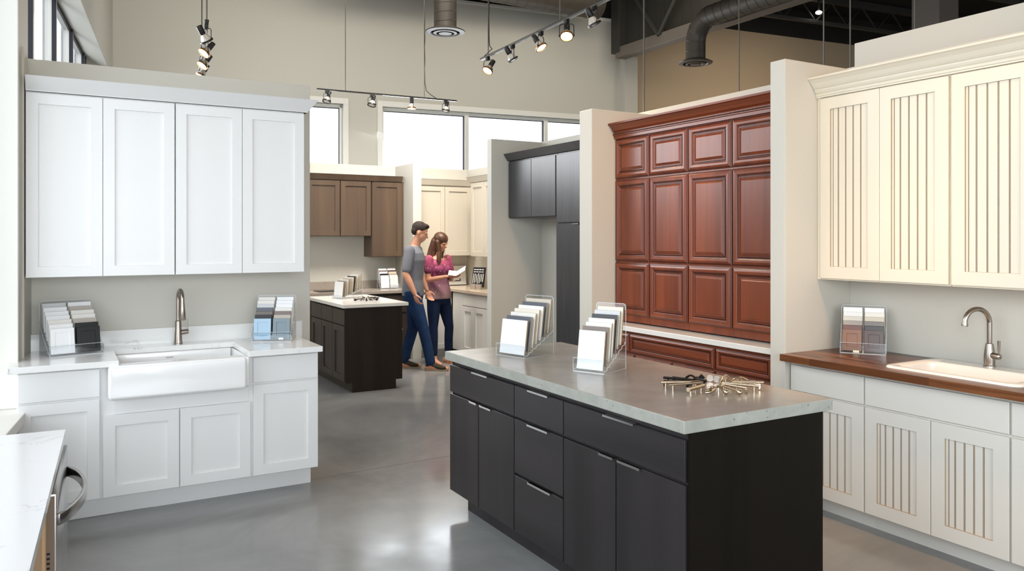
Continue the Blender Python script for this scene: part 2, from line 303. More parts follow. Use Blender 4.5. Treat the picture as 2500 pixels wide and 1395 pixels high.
# ------------------------------------------------------------------ mesh builder
class MB:
    def __init__(s): s.v = []; s.f = []; s.m = []
    def add(s, vs, fs, mi=0):
        o = len(s.v); s.v += [Vector(x) for x in vs]; s.f += [[i+o for i in f] for f in fs]
        s.m += [mi]*len(fs) if isinstance(mi, int) else mi
        return s
    def box(s, x0, x1, y0, y1, z0, z1, mi=0):
        vs = [(x, y, z) for z in (z0, z1) for y in (y0, y1) for x in (x0, x1)]
        return s.add(vs, [[0, 2, 3, 1], [4, 5, 7, 6], [0, 1, 5, 4], [2, 6, 7, 3], [0, 4, 6, 2], [1, 3, 7, 5]], mi)
    def panel(s, u0, u1, z0, z1, y, prof, mi=0, ring_m=None, cap=True, back=True):
        """front panel facing -y: mitred rings (inset, depth)"""
        rings = []
        for ins, dep in prof:
            rings.append([(u0+ins, y+dep, z0+ins), (u1-ins, y+dep, z0+ins), (u1-ins, y+dep, z1-ins), (u0+ins, y+dep, z1-ins)])
        vs = [p for r in rings for p in r]; fs = []; ms = []
        for k in range(len(rings)-1):
            for j in range(4):
                a = k*4+j; b = k*4+(j+1) % 4
                fs.append([a, b, b+4, a+4]); ms.append(ring_m[k] if ring_m else mi)
        if cap: n = (len(rings)-1)*4; fs.append([n, n+1, n+2, n+3]); ms.append(mi)
        if back: fs.append([3, 2, 1, 0]); ms.append(mi)
        return s.add(vs, fs, ms)
    def tube(s, pts, r, n=12, mi=0, caps=True):
        pts = [Vector(p) for p in pts]; N = len(pts)
        rr = r if isinstance(r, (list, tuple)) else [r]*N
        vs = []; fs = []; up = None
        for i, p in enumerate(pts):
            t = (pts[min(i+1, N-1)] - pts[max(i-1, 0)]).normalized()
            if up is None:
                up = Vector((0, 0, 1)) if abs(t.z) < .9 else Vector((1, 0, 0))
            a = (up - t*up.dot(t))
            if a.length < 1e-4: a = t.orthogonal()
            a.normalize(); up = a
            b = t.cross(a)
            for k in range(n):
                th = 2*PI*k/n
                vs.append(p + (a*math.cos(th) + b*math.sin(th))*rr[i])
        for i in range(N-1):
            for k in range(n):
                fs.append([i*n+k, i*n+(k+1) % n, (i+1)*n+(k+1) % n, (i+1)*n+k])
        if caps: fs.append(list(range(n))[::-1]); fs.append([(N-1)*n+k for k in range(n)])
        return s.add(vs, fs, mi)
    def lathe(s, prof, n=32, mi=0, mat=None, closed=False):
        vs = []; fs = []
        for r, z in prof:
            for k in range(n):
                th = 2*PI*k/n; vs.append(Vector((max(r, 1e-5)*math.cos(th), max(r, 1e-5)*math.sin(th), z)))
        for i in range(len(prof)-1):
            for k in range(n):
                fs.append([i*n+k, i*n+(k+1) % n, (i+1)*n+(k+1) % n, (i+1)*n+k])
        if mat: vs = [mat @ v for v in vs]
        return s.add(vs, fs, mi)
    def extr(s, prof, u0, u1, mi=0, ax='x'):
        """closed polygon (v,z) pushed along x (or y)"""
        n = len(prof)
        if ax == 'x': vs = [(u0, v, z) for v, z in prof] + [(u1, v, z) for v, z in prof]
        elif ax == 'y': vs = [(v, u0, z) for v, z in prof] + [(v, u1, z) for v, z in prof]
        else: vs = [(a, b, u0) for a, b in prof] + [(a, b, u1) for a, b in prof]
        fs = [[i, (i+1) % n, (i+1) % n + n, i+n] for i in range(n)] + [list(range(n))[::-1], [i+n for i in range(n)]]
        return s.add(vs, fs, mi)
    def ell(s, c, r, n=20, mi=0, rot=None):
        vs = []; fs = []; m = n//2
        for i in range(m+1):
            ph = PI*i/m
            for k in range(n):
                th = 2*PI*k/n
                v = Vector((r[0]*max(math.sin(ph), 1e-4)*math.cos(th), r[1]*max(math.sin(ph), 1e-4)*math.sin(th), r[2]*math.cos(ph)))
                if rot: v = rot @ v
                vs.append(v + Vector(c))
        for i in range(m):
            for k in range(n): fs.append([i*n+k, (i+1)*n+k, (i+1)*n+(k+1) % n, i*n+(k+1) % n])
        return s.add(vs, fs, mi)
    def loft(s, rings, mi=0, n=24):
        """rings: (cx,cy,cz,rx,ry[,yaw])"""
        vs = []; fs = []
        for q in rings:
            yaw = q[5] if len(q) > 5 else 0
            for k in range(n):
                th = 2*PI*k/n; x = q[3]*math.cos(th); y = q[4]*math.sin(th)
                vs.append((q[0]+x*math.cos(yaw)-y*math.sin(yaw), q[1]+x*math.sin(yaw)+y*math.cos(yaw), q[2]))
        N = len(rings)
        for i in range(N-1):
            for k in range(n): fs.append([i*n+k, i*n+(k+1) % n, (i+1)*n+(k+1) % n, (i+1)*n+k])
        fs.append(list(range(n))[::-1]); fs.append([(N-1)*n+k for k in range(n)])
        return s.add(vs, fs, mi)
    def xf(s, m): s.v = [m @ v for v in s.v]; return s

def build(name, mb, mats, parent=None, bevel=0, smooth=False, loc=None, rz=None, rot=None, seg=2, sub=0):
    me = bpy.data.meshes.new(name)
    me.from_pydata([tuple(v) for v in mb.v], [], mb.f)
    if not isinstance(mats, (list, tuple)): mats = [mats]
    for m in mats: me.materials.append(m)
    for p, mi in zip(me.polygons, mb.m): p.material_index = mi
    bm = bmesh.new(); bm.from_mesh(me); bmesh.ops.recalc_face_normals(bm, faces=bm.faces)
    if bevel:
        ed = [e for e in bm.edges if len(e.link_faces) == 2 and e.calc_face_angle(0) > .5]
        bmesh.ops.bevel(bm, geom=ed, offset=bevel, segments=seg, affect='EDGES', profile=.5, clamp_overlap=True)
    bm.to_mesh(me); bm.free()
    if smooth:
        for p in me.polygons: p.use_smooth = True
        try: me.set_sharp_from_angle(angle=R(40))
        except Exception: pass
    o = bpy.data.objects.new(name, me); COL.objects.link(o)
    if loc is not None: o.location = loc
    if rz is not None: o.rotation_euler = (0, 0, rz)
    if rot is not None: o.rotation_euler = rot
    if parent: o.parent = parent
    if sub:
        md = o.modifiers.new('sub', 'SUBSURF'); md.levels = sub; md.render_levels = sub
    return o
def tag(o, label=None, cat=None, group=None, kind=None):
    if label: o['label'] = label
    if cat: o['category'] = cat
    if group: o['group'] = group
    if kind: o['kind'] = kind
    return o
def thing(name, label, cat, loc=(0, 0, 0), rz=0, group=None):
    o = bpy.data.objects.new(name, None); COL.objects.link(o); o.empty_display_size = .05
    o.location = loc; o.rotation_euler = (0, 0, rz)
    return tag(o, label, cat, group)
def struct(name, mb, mats, label, **k):
    o = build(name, mb, mats, **k); return tag(o, label, None, None, 'structure')

# ------------------------------------------------------------------ building shell
mb = MB().box(-9, 22, -9, 24, -.12, 0)
struct('floor', mb, M['floor'], 'polished grey concrete floor')
mb = MB().box(-.004+0, .004, -3.2, 2.2, 0, .0006)
jt = build('floor_joint', MB().box(-4.0, 6.0, -.002, .002, -.001, .0007), M['dark_steel'], loc=(0, 0, 0))
jt.location = (1.6, 5.23, 0); jt.rotation_euler = (0, 0, R(3)); jt.name = 'trim_1'
jt.data.materials.clear(); jt.data.materials.append(paint('joint_filler', '5b5955', .5)); tag(jt, 'thin saw-cut joint across the concrete floor', None, None, 'structure')

def bstruct(name, mb, mats, label, **k):      # in the building frame: x along far wall, -y along left wall
    return struct(name, mb, mats, label, loc=BC, rz=BROT, **k)
ZT = 5.52
# far wall with two window openings
W1 = (1.2, 3.21); W2 = (3.83, 8.12)
mb = MB()
mb.box(-.3, W1[0], 0, .3, 0, ZT); mb.box(W1[1], W2[0], 0, .3, 0, ZT); mb.box(W2[1], 8.5, 0, .3, 0, ZT)
for a, b in (W1, W2): mb.box(a, b, 0, .3, 0, 2.3); mb.box(a, b, 0, .3, 3.70, ZT)
bstruct('wall_far', mb, M['wall'], 'tall greige far wall above the clerestory windows')
bstruct('wall_far_right', MB().box(8.5, 22, 0, .3, 0, 5.64), M['wall_dim_warm'], 'far wall right of the white pilaster, dimmer warm light painted in')
bstruct('wall_far_top', MB().box(-.3, 22, .02, .3, ZT+.03, 6.4), M['dark_deck'], 'dark band between far wall and roof deck')
bstruct('trim_2', MB().box(-.3, 8.45, -.02, .02, ZT-.02, ZT+.03), M['wall_white'], 'thin pale edge along top of far wall', bevel=.004)
# pilaster under the girder
bstruct('trim_3', MB().box(8.19, 8.46, -.17, 0, 0, 4.86), M['wall'], 'pale pilaster carrying the end of the dark girder')
# far windows
def far_window(name, a, b, mull, lab, z0=2.3, z1=3.70):
    t = thing(name, None, None, BC, BROT); tag(t, lab, None, None, 'structure')
    f = MB(); d = .09
    f.box(a-.0, b+.08, -.03, .03, z1, z1+.09); f.box(b, b+.08, -.03, .03, z0, z1); f.box(a-.08, a, -.03, .03, z0, z1+.09)
    f.box(a, b, -.05, .24, z0-.05, z0)
    f.box(a, b, .08, .16, z1-.05, z1); f.box(a, a+.04, .08, .16, z0, z1); f.box(b-.04, b, .08, .16, z0, z1)
    for m in mull: f.box(m-.035, m+.035, .06, .18, z0, z1)
    build('window_frame', f, M['win_frame'], t, bevel=.004)
    g = MB()
    for m in mull: g.box(m-.05, m-.035, .1, .14, z0, z1-.05)
    g.box(b-.05, b-.04, .1, .14, z0, z1-.05); g.box(a, b, .1, .14, z1-.06, z1-.05)
    build('gasket', g, M['win_dark'], t)
    build('pane', MB().box(a, b, .118, .124, z0, z1), M['glass'], t)
    return t
far_window('window_1', W1[0], W1[1], [], 'clerestory window behind the hanging track, left of the wide one')
far_window('window_2', W2[0], W2[1], [5.28, 6.745], 'wide three-pane clerestory window high on the far wall')
# left wall with high window and the tall near window
mb = MB()
L = lambda s0, s1, z0, z1: mb.box(-.4, 0, -s1, -s0, z0, z1)
L(-.3, .55, 0, 6.4); L(.55, 6.82, 0, 2.3); L(.55, 6.82, 4.1, 6.4); L(6.82, 7.16, 0, 6.4)
L(7.16, 11.6, 0, .64); L(7.16, 11.6, 4.0, 6.4); L(11.6, 16.4, 0, 6.4)
# splayed header of the high window
mb.extr([(0, 3.83), (0, 4.1), (-.4, 4.1), (-.4, 4.06)], -6.82, -.55, ax='y')
bstruct('wall_left', mb, M['wall'], 'greige wall along the left with high windows')
t = thing('window_3', None, None, BC, BROT); tag(t, 'row of high windows above the white cabinets at upper left', None, None, 'structure')
f = MB(); g = MB(); p = MB()
f.box(-.36, -.30, -6.82, -.55, 3.98, 4.07); f.box(-.36, -.05, -6.82, -.55, 2.26, 2.3)
for s in (.63, .81, 2.06, 3.41, 4.76, 6.1, 6.78):
    f.box(-.38, -.27, -s-.055, -s+.055, 2.3, 4.05); g.box(-.30, -.262, -s-.075, -s-.055, 2.3, 4.0)
g.box(-.30, -.28, -6.8, -.6, 3.955, 3.98)
build('window_frame', f, M['win_frame'], t); build('gasket', g, M['win_dark'], t)
build('pane', MB().box(-.335, -.33, -6.8, -.57, 2.3, 4.0), M['glass'], t)
t = thing('window_4', None, None, BC, BROT); tag(t, 'tall bright window at the left edge beside the white counter', None, None, 'structure')
f = MB(); f.box(-.40, .06, -11.6, -7.16, .60, .66)
f.box(-.40, .006, -7.172, -7.155, .66, 4.0)
for s in (7.19, 9.3, 11.57): f.box(-.26, -.16, -s-.03, -s+.03, .66, 4.0)
f.box(-.26, -.16, -11.6, -7.16, 3.92, 4.0)
build('window_frame', f, M['win_frame'], t, bevel=.005)
build('pane', MB().box(-.215, -.21, -11.57, -7.19, .66, 3.95), M['glass'], t)
# white jamb where the left wall meets the white display
struct('trim_4', MB().box(-1.3, -.205, 5.34, 5.42, 0, 5.9), M['wall_white'], 'white jamb panel beside the white display')
# walls behind the camera and far right, roof
mb = MB(); mb.box(-3, 14, -5.2, -4.9, 0, .5); mb.box(-3, 14, -5.2, -4.9, 3.5, 6.4); mb.box(6, 14, -5.2, -4.9, .5, 3.5); mb.box(-3, -2.4, -5.2, -4.9, .5, 3.5)
struct('wall_behind', mb, M['wall'], 'wall with a large shop window behind the camera')
bstruct('wall_right', MB().box(21.7, 22, -17, 0, 0, 6.4), M['wall_dim_warm'], 'wall at the far right in the dim warm wall colour')
bstruct('ceiling', MB().box(-1, 22.3, -18, .6, 6.2, 6.4), M['dark_deck'], 'dark roof deck')
# roof joists and the girder
for i, s in enumerate((.9, 3.2, 5.5)):
    t = thing('roof_joist', ['dark roof joist nearest the far wall', 'dark roof joist in the middle of the roof', 'dark roof joist nearest the viewer'][i], 'beam', B(15, s, 0), BROT)
    m_ = MB().box(-6.2, 6.5, -.05, .05, 6.08, 6.2); m_.box(-6.2, 6.5, -.04, .04, 5.66, 5.72)
    build('chord', m_, M['dark_steel'], t, bevel=.004)
    k = MB()
    for j in range(16):
        x = -6.2+j*.78; k.tube([(x, 0, 5.7), (x+.39, 0, 6.1), (x+.78, 0, 5.7)], .016, 6)
    build('web', k, M['dark_steel'], t)
t = thing('roof_girder', 'deep dark grey girder on the pale pilaster, running toward upper right', 'beam', (8.40, 10.72, 4.79), 0)
build('bottom_chord', MB().box(-.1, .1, -8.2, .1, -.09, .09), M['steel_mid'], t, bevel=.006)
build('top_chord', MB().box(-.08, .08, -8.2, .1, 1.22, 1.4), M['dark_steel'], t, bevel=.006)
build('post', MB().box(-.12, .12, -.02, .2, .0, 1.45), M['dark_steel'], t, bevel=.006)
k = MB()
for j in range(4):
    y = -.05-j*2.0; k.tube([(-.12, y, 1.3), (-.12, y-1.0, .06)], .035, 8); k.tube([(-.12, y-1.0, .06), (-.12, y-2.0, 1.3)], .035, 8)
build('diagonal_web', k, M['dark_steel'], t)
k = MB()
for j in range(40): k.box(.02, .05 if j % 2 else .07, -8.2+j*.205, -8.0+j*.205, .08, 1.24)
build('deck_panel', k, M['dark_steel'], t)
struct('trim_5', MB().box(10.45, 10.9, 6.4, 6.8, 0, 6.2), M['steel_mid'], 'dark taupe column behind the right display walls')

# ------------------------------------------------------------------ display partitions
def part_wall(name, boxes, label, m='wall'):
    k = MB()
    for b in boxes: k.box(*b)
    return struct(name, k, M[m], label, bevel=.003)
part_wall('wall_white_display', [(-.19, 1.583, 5.67, 5.80, 0, 2.72)], 'partition behind the white cabinets')
part_wall('wall_white_display_return', [(-.20, -.168, 5.34, 5.67, 0, 2.72)], 'short return wall left of the white cabinets')
part_wall('wall_booth_near', [(3.80, 4.40, 3.285, 3.40, 0, 2.70)], 'pale divider between cherry and cream displays')
part_wall('wall_booth_middle', [(3.80, 4.40, 5.27, 5.445, 0, 2.68)], 'pale divider between charcoal and cherry displays')
part_wall('wall_booth_far', [(3.80, 4.40, 7.0, 7.09, 0, 2.62)], 'pale divider left of the charcoal display')
part_wall('wall_booth_back', [(4.40, 4.50, -1.2, 5.445, 0, 2.71), (4.40, 4.50, 5.445, 7.09, 0, 2.625)], 'low back wall behind the right displays')
part_wall('wall_booth_rear', [(4.64, 4.76, -1.2, 3.43, 0, 2.925)], 'taller partition rising behind the cream cabinets')
part_wall('wall_back_display', [(2.2, 5.30, 10.33, 10.45, 0, 2.61)], 'partition behind the brown and linen cabinets')
part_wall('wall_back_divider', [(4.08, 4.20, 9.69, 10.33, 0, 2.61)], 'short divider between brown and linen cabinets')
part_wall('wall_back_return', [(5.20, 5.30, 7.6, 10.33, 0, 2.61)], 'side partition of the linen kitchen')

# ------------------------------------------------------------------ cabinet makers
T = .02
def slab(): return [(0, T), (0, .002), (.002, 0)]
def shaker(s=.062, d=.012): return [(0, T), (0, .0015), (.0015, 0), (s, 0), (s+.001, d)]
def raised(s=.07):
    return [(0, T), (0, .009), (.003, .006), (.010, .004), (.014, .0005), (.026, -.003), (.040, -.002), (.046, .003),
            (.050, .004), (.053, .010), (.056, .010), (.060, .003), (.064, .003), (.067, .009), (.070, .009), (.085, .002), (.088, -.001), (.091, -.001)]
RM = [0, 0, 1, 0, 0, 0, 0, 1, 0, 1, 1, 0, 0, 1, 0, 0, 0]
def door_mesh(u0, u1, z0, z1, style, y=-T):
    k = MB(); g = .0015; u0 += g; u1 -= g; z0 += g; z1 -= g
    if style == 'slab': k.panel(u0, u1, z0, z1, y, slab())
    elif style == 'shaker': k.panel(u0, u1, z0, z1, y, shaker())
    elif style == 'shaker_thin': k.panel(u0, u1, z0, z1, y, shaker(.05, .008))
    elif style == 'raised': k.panel(u0, u1, z0, z1, y, raised(), ring_m=RM)
    elif style == 'raised_drawer':
        pr = [(a*.62, b) for a, b in raised()]; pr[0] = (0, T); k.panel(u0, u1, z0, z1, y, pr, ring_m=RM)
    elif style == 'bead':
        s = .072; k.panel(u0, u1, z0, z1, y, [(0, T), (0, .0015), (.0015, 0), (s, 0), (s+.001, .009)], cap=False, ring_m=[0, 0, 0, 1])
        a, b = u0+s+.001, u1-s-.001; n = max(3, round((b-a)/.05)); w = (b-a)/n
        yy = y+.009; xs = []
        for i in range(n):
            x = a+i*w
            if i: xs += [(x-.0045, 0), (x-.003, .004), (x-.0012, .004), (x-.0006, .0005), (x+.0006, .0005), (x+.0012, .004), (x+.003, .004), (x+.0045, 0)]
            else: xs += [(a, 0), (a+.012, 0), (a+.0135, .004), (a+.0155, .004), (a+.017, 0)]
        xs.append((b, 0)); vs = []; fs = []; ms = []
        for x, d in xs: vs += [(x, yy+d, z0+s), (x, yy+d, z1-s)]
        for i in range(len(xs)-1):
            fs.append([2*i, 2*i+2, 2*i+3, 2*i+1]); ms.append(1 if max(xs[i][1], xs[i+1][1]) > .003 else 0)
        k.add(vs, fs, ms)
    return k
def edge_pull(u0, u1, z):      # slim finger pull hooked over the top edge
    k = MB(); k.box(u0, u1, -.0335-.0, -.031, z-.007, z+.003); k.box(u0, u1, -.033, -.004, z+.0012, z+.0032)
    return k
def cabinet(name, label, cat, loc, rz, w, d, z0, z1, mat, fronts, body=None, toe=None, mats2=None, group=None, horiz=None, ends=None):
    """front face at local y=0, doors stand 2 cm proud of it"""
    t = thing(name, label, cat, loc, rz, group)
    k = MB()
    for b in (body or [(0, w, 0, d, z0, z1)]): k.box(*b)
    build('body', k, M[mat], t, bevel=.001, seg=1)
    if toe: build('toe_kick', MB().box(toe[0], toe[1], toe[2], d, 0, z0), M[toe[3] if len(toe) > 3 else mat], t)
    for fr in fronts:
        kind, u0, u1, a, b, st = fr[:6]
        mm = M[horiz] if (horiz and kind == 'drawer') else M[mat]
        o = build(kind, door_mesh(u0, u1, a, b, st), [mm, M[mats2]] if mats2 else mm, t)
        if len(fr) > 6:
            h = fr[6]
            build('handle', edge_pull(h[0], h[1], b-.002), M['chrome'], o, bevel=.0006, seg=1)
    return t

# ---- white display (faces -Y)
FY = 5.05+T
def wx(u): return u
cabinet('base_cabinet', 'white shaker base cabinet, left end, partly behind dishwasher counter', 'cabinet', (-.195, FY, 0), 0, .408, .58, .125, .885, 'white_cab',
        [('drawer', .004, .402, .71, .872, 'slab'), ('door', .004, .402, .13, .70, 'shaker')], toe=(0, .408, .10))
cabinet('sink_base_cabinet', 'white shaker sink cabinet with two doors under farmhouse sink', 'cabinet', (.213, FY, 0), 0, .834, .58, .125, .885, 'white_cab',
        [('door', .008, .414, .13, .60, 'shaker'), ('door', .417, .826, .13, .60, 'shaker')],
        body=[(0, .834, 0, .58, .125, .60), (0, .018, .02, .58, .60, .885), (.816, .834, .02, .58, .60, .885), (0, .07, 0, .02, .60, .885), (.816, .834, 0, .02, .60, .885), (.07, .816, -.004, .02, .60, .69)],
        toe=(0, .834, .10))
cabinet('base_cabinet', 'white shaker base cabinet with one drawer, right of farmhouse sink', 'cabinet', (1.047, FY, 0), 0, .420, .58, .125, .885, 'white_cab',
        [('drawer', .006, .416, .71, .872, 'slab'), ('door', .006, .416, .13, .70, 'shaker')], toe=(0, .40, .10))
# countertop with sink notch, ring round the bowl
t = thing('countertop', 'white veined quartz countertop around the farmhouse sink', 'countertop', (0, 0, 0))
k = MB(); z0, z1 = .885, .92
k.extr([(-.235, 4.985), (.30, 4.985), (.30, 5.50), (1.015, 5.50), (1.015, 4.985), (1.475, 4.985), (1.475, 5.645), (-.195, 5.645), (-.195, 5.32), (-.235, 5.32)], z0, z1, ax='z')
build('slab', k, M['quartz'], t, bevel=.003)
build('backsplash', MB().box(-.166, 1.52, 5.648, 5.669, .888, 1.022), M['quartz'], t, bevel=.002)
# farmhouse sink
t = thing('farmhouse_sink', 'white fireclay farmhouse sink with rounded apron front', 'sink', (.30, 4.955, 0))
k = MB()
o_ = [(0, .0), (0, .0)]
bm_prof = []
def rrect(x0, x1, z0, z1, r, n=6):
    pts = []
    for cx, cz, a0 in ((x1-r, z1-r, 0), (x0+r, z1-r, 90), (x0+r, z0+r, 180), (x1-r, z0+r, 270)):
        for i in range(n+1):
            a = R(a0+90*i/n); pts.append((cx+r*math.cos(a), cz+r*math.sin(a)))
    return pts
def rsolid(k, x0, x1, z0, z1, y0, y1, r, rnd):      # rounded box whose front face (y0) edge is rounded by rnd
    rings = []
    for i in range(6):
        a = R(90*i/5); ins = rnd*(1-math.sin(a)); y = y0 + rnd*(1-math.cos(a))
        rings.append([(x, y, z) for x, z in rrect(x0+ins, x1-ins, z0+ins, z1-ins, max(r-ins, .002))])
    rings.append([(x, y1, z) for x, z in rrect(x0, x1, z0, z1, r)])
    n = len(rings[0]); vs = [p for q in rings for p in q]; fs = []
    for i in range(len(rings)-1):
        for j in range(n): fs.append([i*n+j, i*n+(j+1) % n, (i+1)*n+(j+1) % n, (i+1)*n+j])
    fs.append(list(range(n))); fs.append([(len(rings)-1)*n+j for j in range(n)][::-1])
    k.add(vs, fs)
rsolid(k, -.055, .700, .698, .893, 0, .09, .022, .018)
build('apron', k, M['ceramic'], t, smooth=True)
k = MB(); a0, a1, b0, b1, zb, zt_ = .015, .70, .075, .53, .70, .884
k.box(-.012, a0, .06, .56, .70, zt_); k.box(a1, a1+.027, .06, .56, .70, zt_); k.box(a0, a1, b1, .56, .70, zt_); k.box(a0, a1, .05, b0, .70, .89); k.box(a0, a1, b0, b1, .69, .715)
build('basin', k, M['ceramic'], t, bevel=.006, smooth=True, seg=3)
build('drain', MB().lathe([(.045, 0), (.045, .004), (.03, .004), (.026, .001), (.0, .001)], 24), M['chrome'], t, loc=(.36, .30, .7155), smooth=True)
build('maker_mark', MB().box(0, .045, 0, .0012, 0, .007), paint('grey_mark', 'b8b6b3'), t, loc=(.30, .5290, .845))

# faucets
def arc(c, r, a0, a1, n, plane='yz'):
    out = []
    for i in range(n+1):
        a = R(a0+(a1-a0)*i/n)
        out.append((c[0], c[1]+r*math.cos(a), c[2]+r*math.sin(a)))
    return out
t = thing('kitchen_faucet', 'brushed nickel pull-down faucet behind the farmhouse sink', 'faucet', (.685, 5.575, .92), R(0))
k = MB().lathe([(.0, 0), (.028, 0), (.028, .004), (.026, .006), (.0235, .06), (.0205, .10), (.019, .150), (.0135, .155), (.0, .155)], 28)
build('base', k, M['nickel'], t, smooth=True)
pts = [(0, 0, .14), (0, 0, .20), (0, 0, .285)] + arc((0, -.055, .30), .055, 0, 180, 14) + [(0, -.112, .27)]
pts = [(p[0] - .10*p[1], p[1], p[2]) for p in pts]
build('spout', MB().tube(pts, .0125, 16), M['nickel'], t, smooth=True)
build('spray_head', MB().tube([(.0111, -.1115, .275), (.0112, -.113, .255), (.012, -.118, .17), (.012, -.118, .166)], [.0135, .0145, .0205, .018], 20), M['nickel'], t, smooth=True)
o = build('handle', MB().tube([(.018, 0, .075), (.045, 0, .078), (.062, 0, .078), (.064, 0, .078)], [.0165, .0165, .0145, .006], 18), M['nickel'], t, smooth=True)
build('lever', MB().tube([(.056, 0, .085), (.057, 0, .16)], [.0045, .0035], 10), M['nickel'], o, smooth=True)

# upper cabinets of the white display
UY = 5.34+T
ul = ['left pair of tall white shaker wall cabinet doors, nearest the window', 'right pair of tall white shaker wall cabinet doors, nearest the aisle']
for i, (a, b, c) in enumerate(((-.163, .235, .637), (.641, 1.046, 1.452))):
    cabinet('wall_cabinet', ul[i], 'cabinet', (a, UY, 0), 0, c-a, .305, 1.385, 2.475, 'white_cab',
            [('door', 0, b-a, 1.385, 2.462, 'shaker'), ('door', b-a, c-a, 1.385, 2.462, 'shaker')])
def crown(name, label, loc, rz, u0, u1, prof, mat, wrap_l=0, wrap_r=0, depth=.3, mi=None):
    """prof: open line of (projection, z) from bottom to top; mitred returns at the ends when asked"""
    k = MB(); n = len(prof); path = []
    vs = []; fs = []
    def ring(f): vs.extend([f(p, z) for p, z in prof])
    segs = []
    if wrap_l: segs.append(lambda p, z: (u0-p, depth, z))
    segs.append(lambda p, z: (u0-(p if wrap_l else 0), -p, z))
    segs.append(lambda p, z: (u1+(p if wrap_r else 0), -p, z))
    if wrap_r: segs.append(lambda p, z: (u1+p, depth, z))
    for f in segs: ring(f)
    for i in range(len(segs)-1):
        for j in range(n-1): fs.append([i*n+j, (i+1)*n+j, (i+1)*n+j+1, i*n+j+1])
    k.add(vs, fs)
    zt = prof[-1][1]; zb = prof[0][1]; pt = prof[-1][0]
    k.box(u0, u1, 0, depth, zb, zt-.004)
    # top lid
    l0 = u0-(pt if wrap_l else 0); l1 = u1+(pt if wrap_r else 0)
    k.add([(l0, -pt, zt), (l1, -pt, zt), (l1, depth, zt), (l0, depth, zt)], [[0, 1, 2, 3]])
    # closed end faces
    for end, f in ((wrap_l, lambda p, z: (u0, -p, z)), (wrap_r, lambda p, z: (u1, -p, z))):
        if not end:
            pts = [f(p, z) for p, z in prof] + [f(-.001, zt), f(-.001, zb)]
            k.add(pts, [list(range(len(pts)))])
    o = build(name, k, mat, loc=loc, rz=rz)
    return tag(o, label, 'molding')
crown('crown_molding', 'white sloped crown molding on top of the white wall cabinets', (0, UY, 0), 0, -.163, 1.452,
      [(.022, 2.470), (.024, 2.476), (.078, 2.548), (.082, 2.552)], M['white_cab'], 0, 1, .305)

# ---- right hand cream display (faces -X): local u runs toward the camera
def rb(y, x): return (x, y, 0)
RZ = -PI/2
cabinet('base_cabinet', 'cream beadboard base cabinet with one door at left end of wooden counter', 'cabinet', (3.85, 3.283, 0), RZ, .511, .53, .105, .88, 'grey_white_cab',
        [('drawer', .012, .508, .70, .855, 'slab'), ('door', .012, .508, .108, .69, 'bead')], toe=(0, .511, .09), mats2='cream_glaze')
cabinet('sink_base_cabinet', 'cream beadboard sink cabinet with two doors under wooden counter', 'cabinet', (3.85, 2.771, 0), RZ, .765, .53, .105, .88, 'grey_white_cab',
        [('drawer', .003, .760, .70, .855, 'slab'), ('door', .003, .378, .108, .69, 'bead'), ('door', .380, .760, .108, .69, 'bead')], toe=(0, .765, .09), mats2='cream_glaze',
        body=[(0, .765, .0, .53, .105, .72), (0, .765, 0, .02, .72, .88), (0, .012, .02, .53, .72, .88), (.753, .765, .02, .53, .72, .88)])
cabinet('base_cabinet', 'cream beadboard base cabinet cut by the right edge of the picture', 'cabinet', (3.85, 2.005, 0), RZ, .60, .53, .105, .88, 'grey_white_cab',
        [('drawer', .003, .597, .70, .855, 'slab'), ('door', .003, .298, .108, .69, 'bead'), ('door', .302, .597, .108, .69, 'bead')], toe=(0, .60, .09), mats2='cream_glaze')
SKX0, SKX1, SKY0, SKY1 = 3.862, 4.345, 1.985, 2.685
k = MB(); z0, z1 = .88, .92
k.box(3.782, SKX0+.02, 1.40, 3.283, z0, z1); k.box(SKX1-.02, 4.398, 1.40, 3.283, z0, z1)
k.box(SKX0+.02, SKX1-.02, SKY1-.02, 3.283, z0, z1); k.box(SKX0+.02, SKX1-.02, 1.40, SKY0+.02, z0, z1)
k.box(3.75, 3.782, 1.40, 3.283, z0, z1)
o = build('countertop', k, M['butcher'], bevel=0); tag(o, 'walnut butcher block countertop along the cream cabinets', 'countertop')
# drop-in sink
t = thing('drop_in_sink', 'ivory drop-in sink set in the wooden counter', 'sink', (SKX0, SKY0, .92))
w_, l_ = SKX1-SKX0, SKY1-SKY0
k = MB(); rings = []
def rr(x0, x1, y0, y1, r, z): return [(a, b, z) for a, b in rrect(x0, x1, y0, y1, r, 6)]
rings = [rr(0, w_, 0, l_, .05, 0), rr(.001, w_-.001, .001, l_-.001, .05, .006), rr(.006, w_-.006, .006, l_-.006, .046, .011), rr(.02, w_-.02, .02, l_-.02, .04, .012),
         rr(.045, w_-.12, .05, l_-.05, .045, .010), rr(.052, w_-.127, .057, l_-.057, .045, .003), rr(.062, w_-.137, .067, l_-.067, .05, -.15), rr(.085, w_-.16, .09, l_-.09, .06, -.175), rr(.12, w_-.2, .13, l_-.13, .06, -.18)]
n = len(rings[0]); vs = [p for q in rings for p in q]; fs = [[i*n+j, i*n+(j+1) % n, (i+1)*n+(j+1) % n, (i+1)*n+j] for i in range(len(rings)-1) for j in range(n)]
fs.append([(len(rings)-1)*n+j for j in range(n)]); k.add(vs, fs)
build('basin', k, M['enamel'], t, smooth=True)
build('drain', MB().lathe([(.04, 0), (.04, .003), (.028, .003), (.0, .001)], 24), M['chrome'], t, loc=(.2, .35, -.1795), smooth=True)
build('maker_mark', MB().box(0, .0012, 0, .035, 0, .006), paint('grey_mark_2', 'c4bfb8'), t, loc=(.3548, .33, -.035))
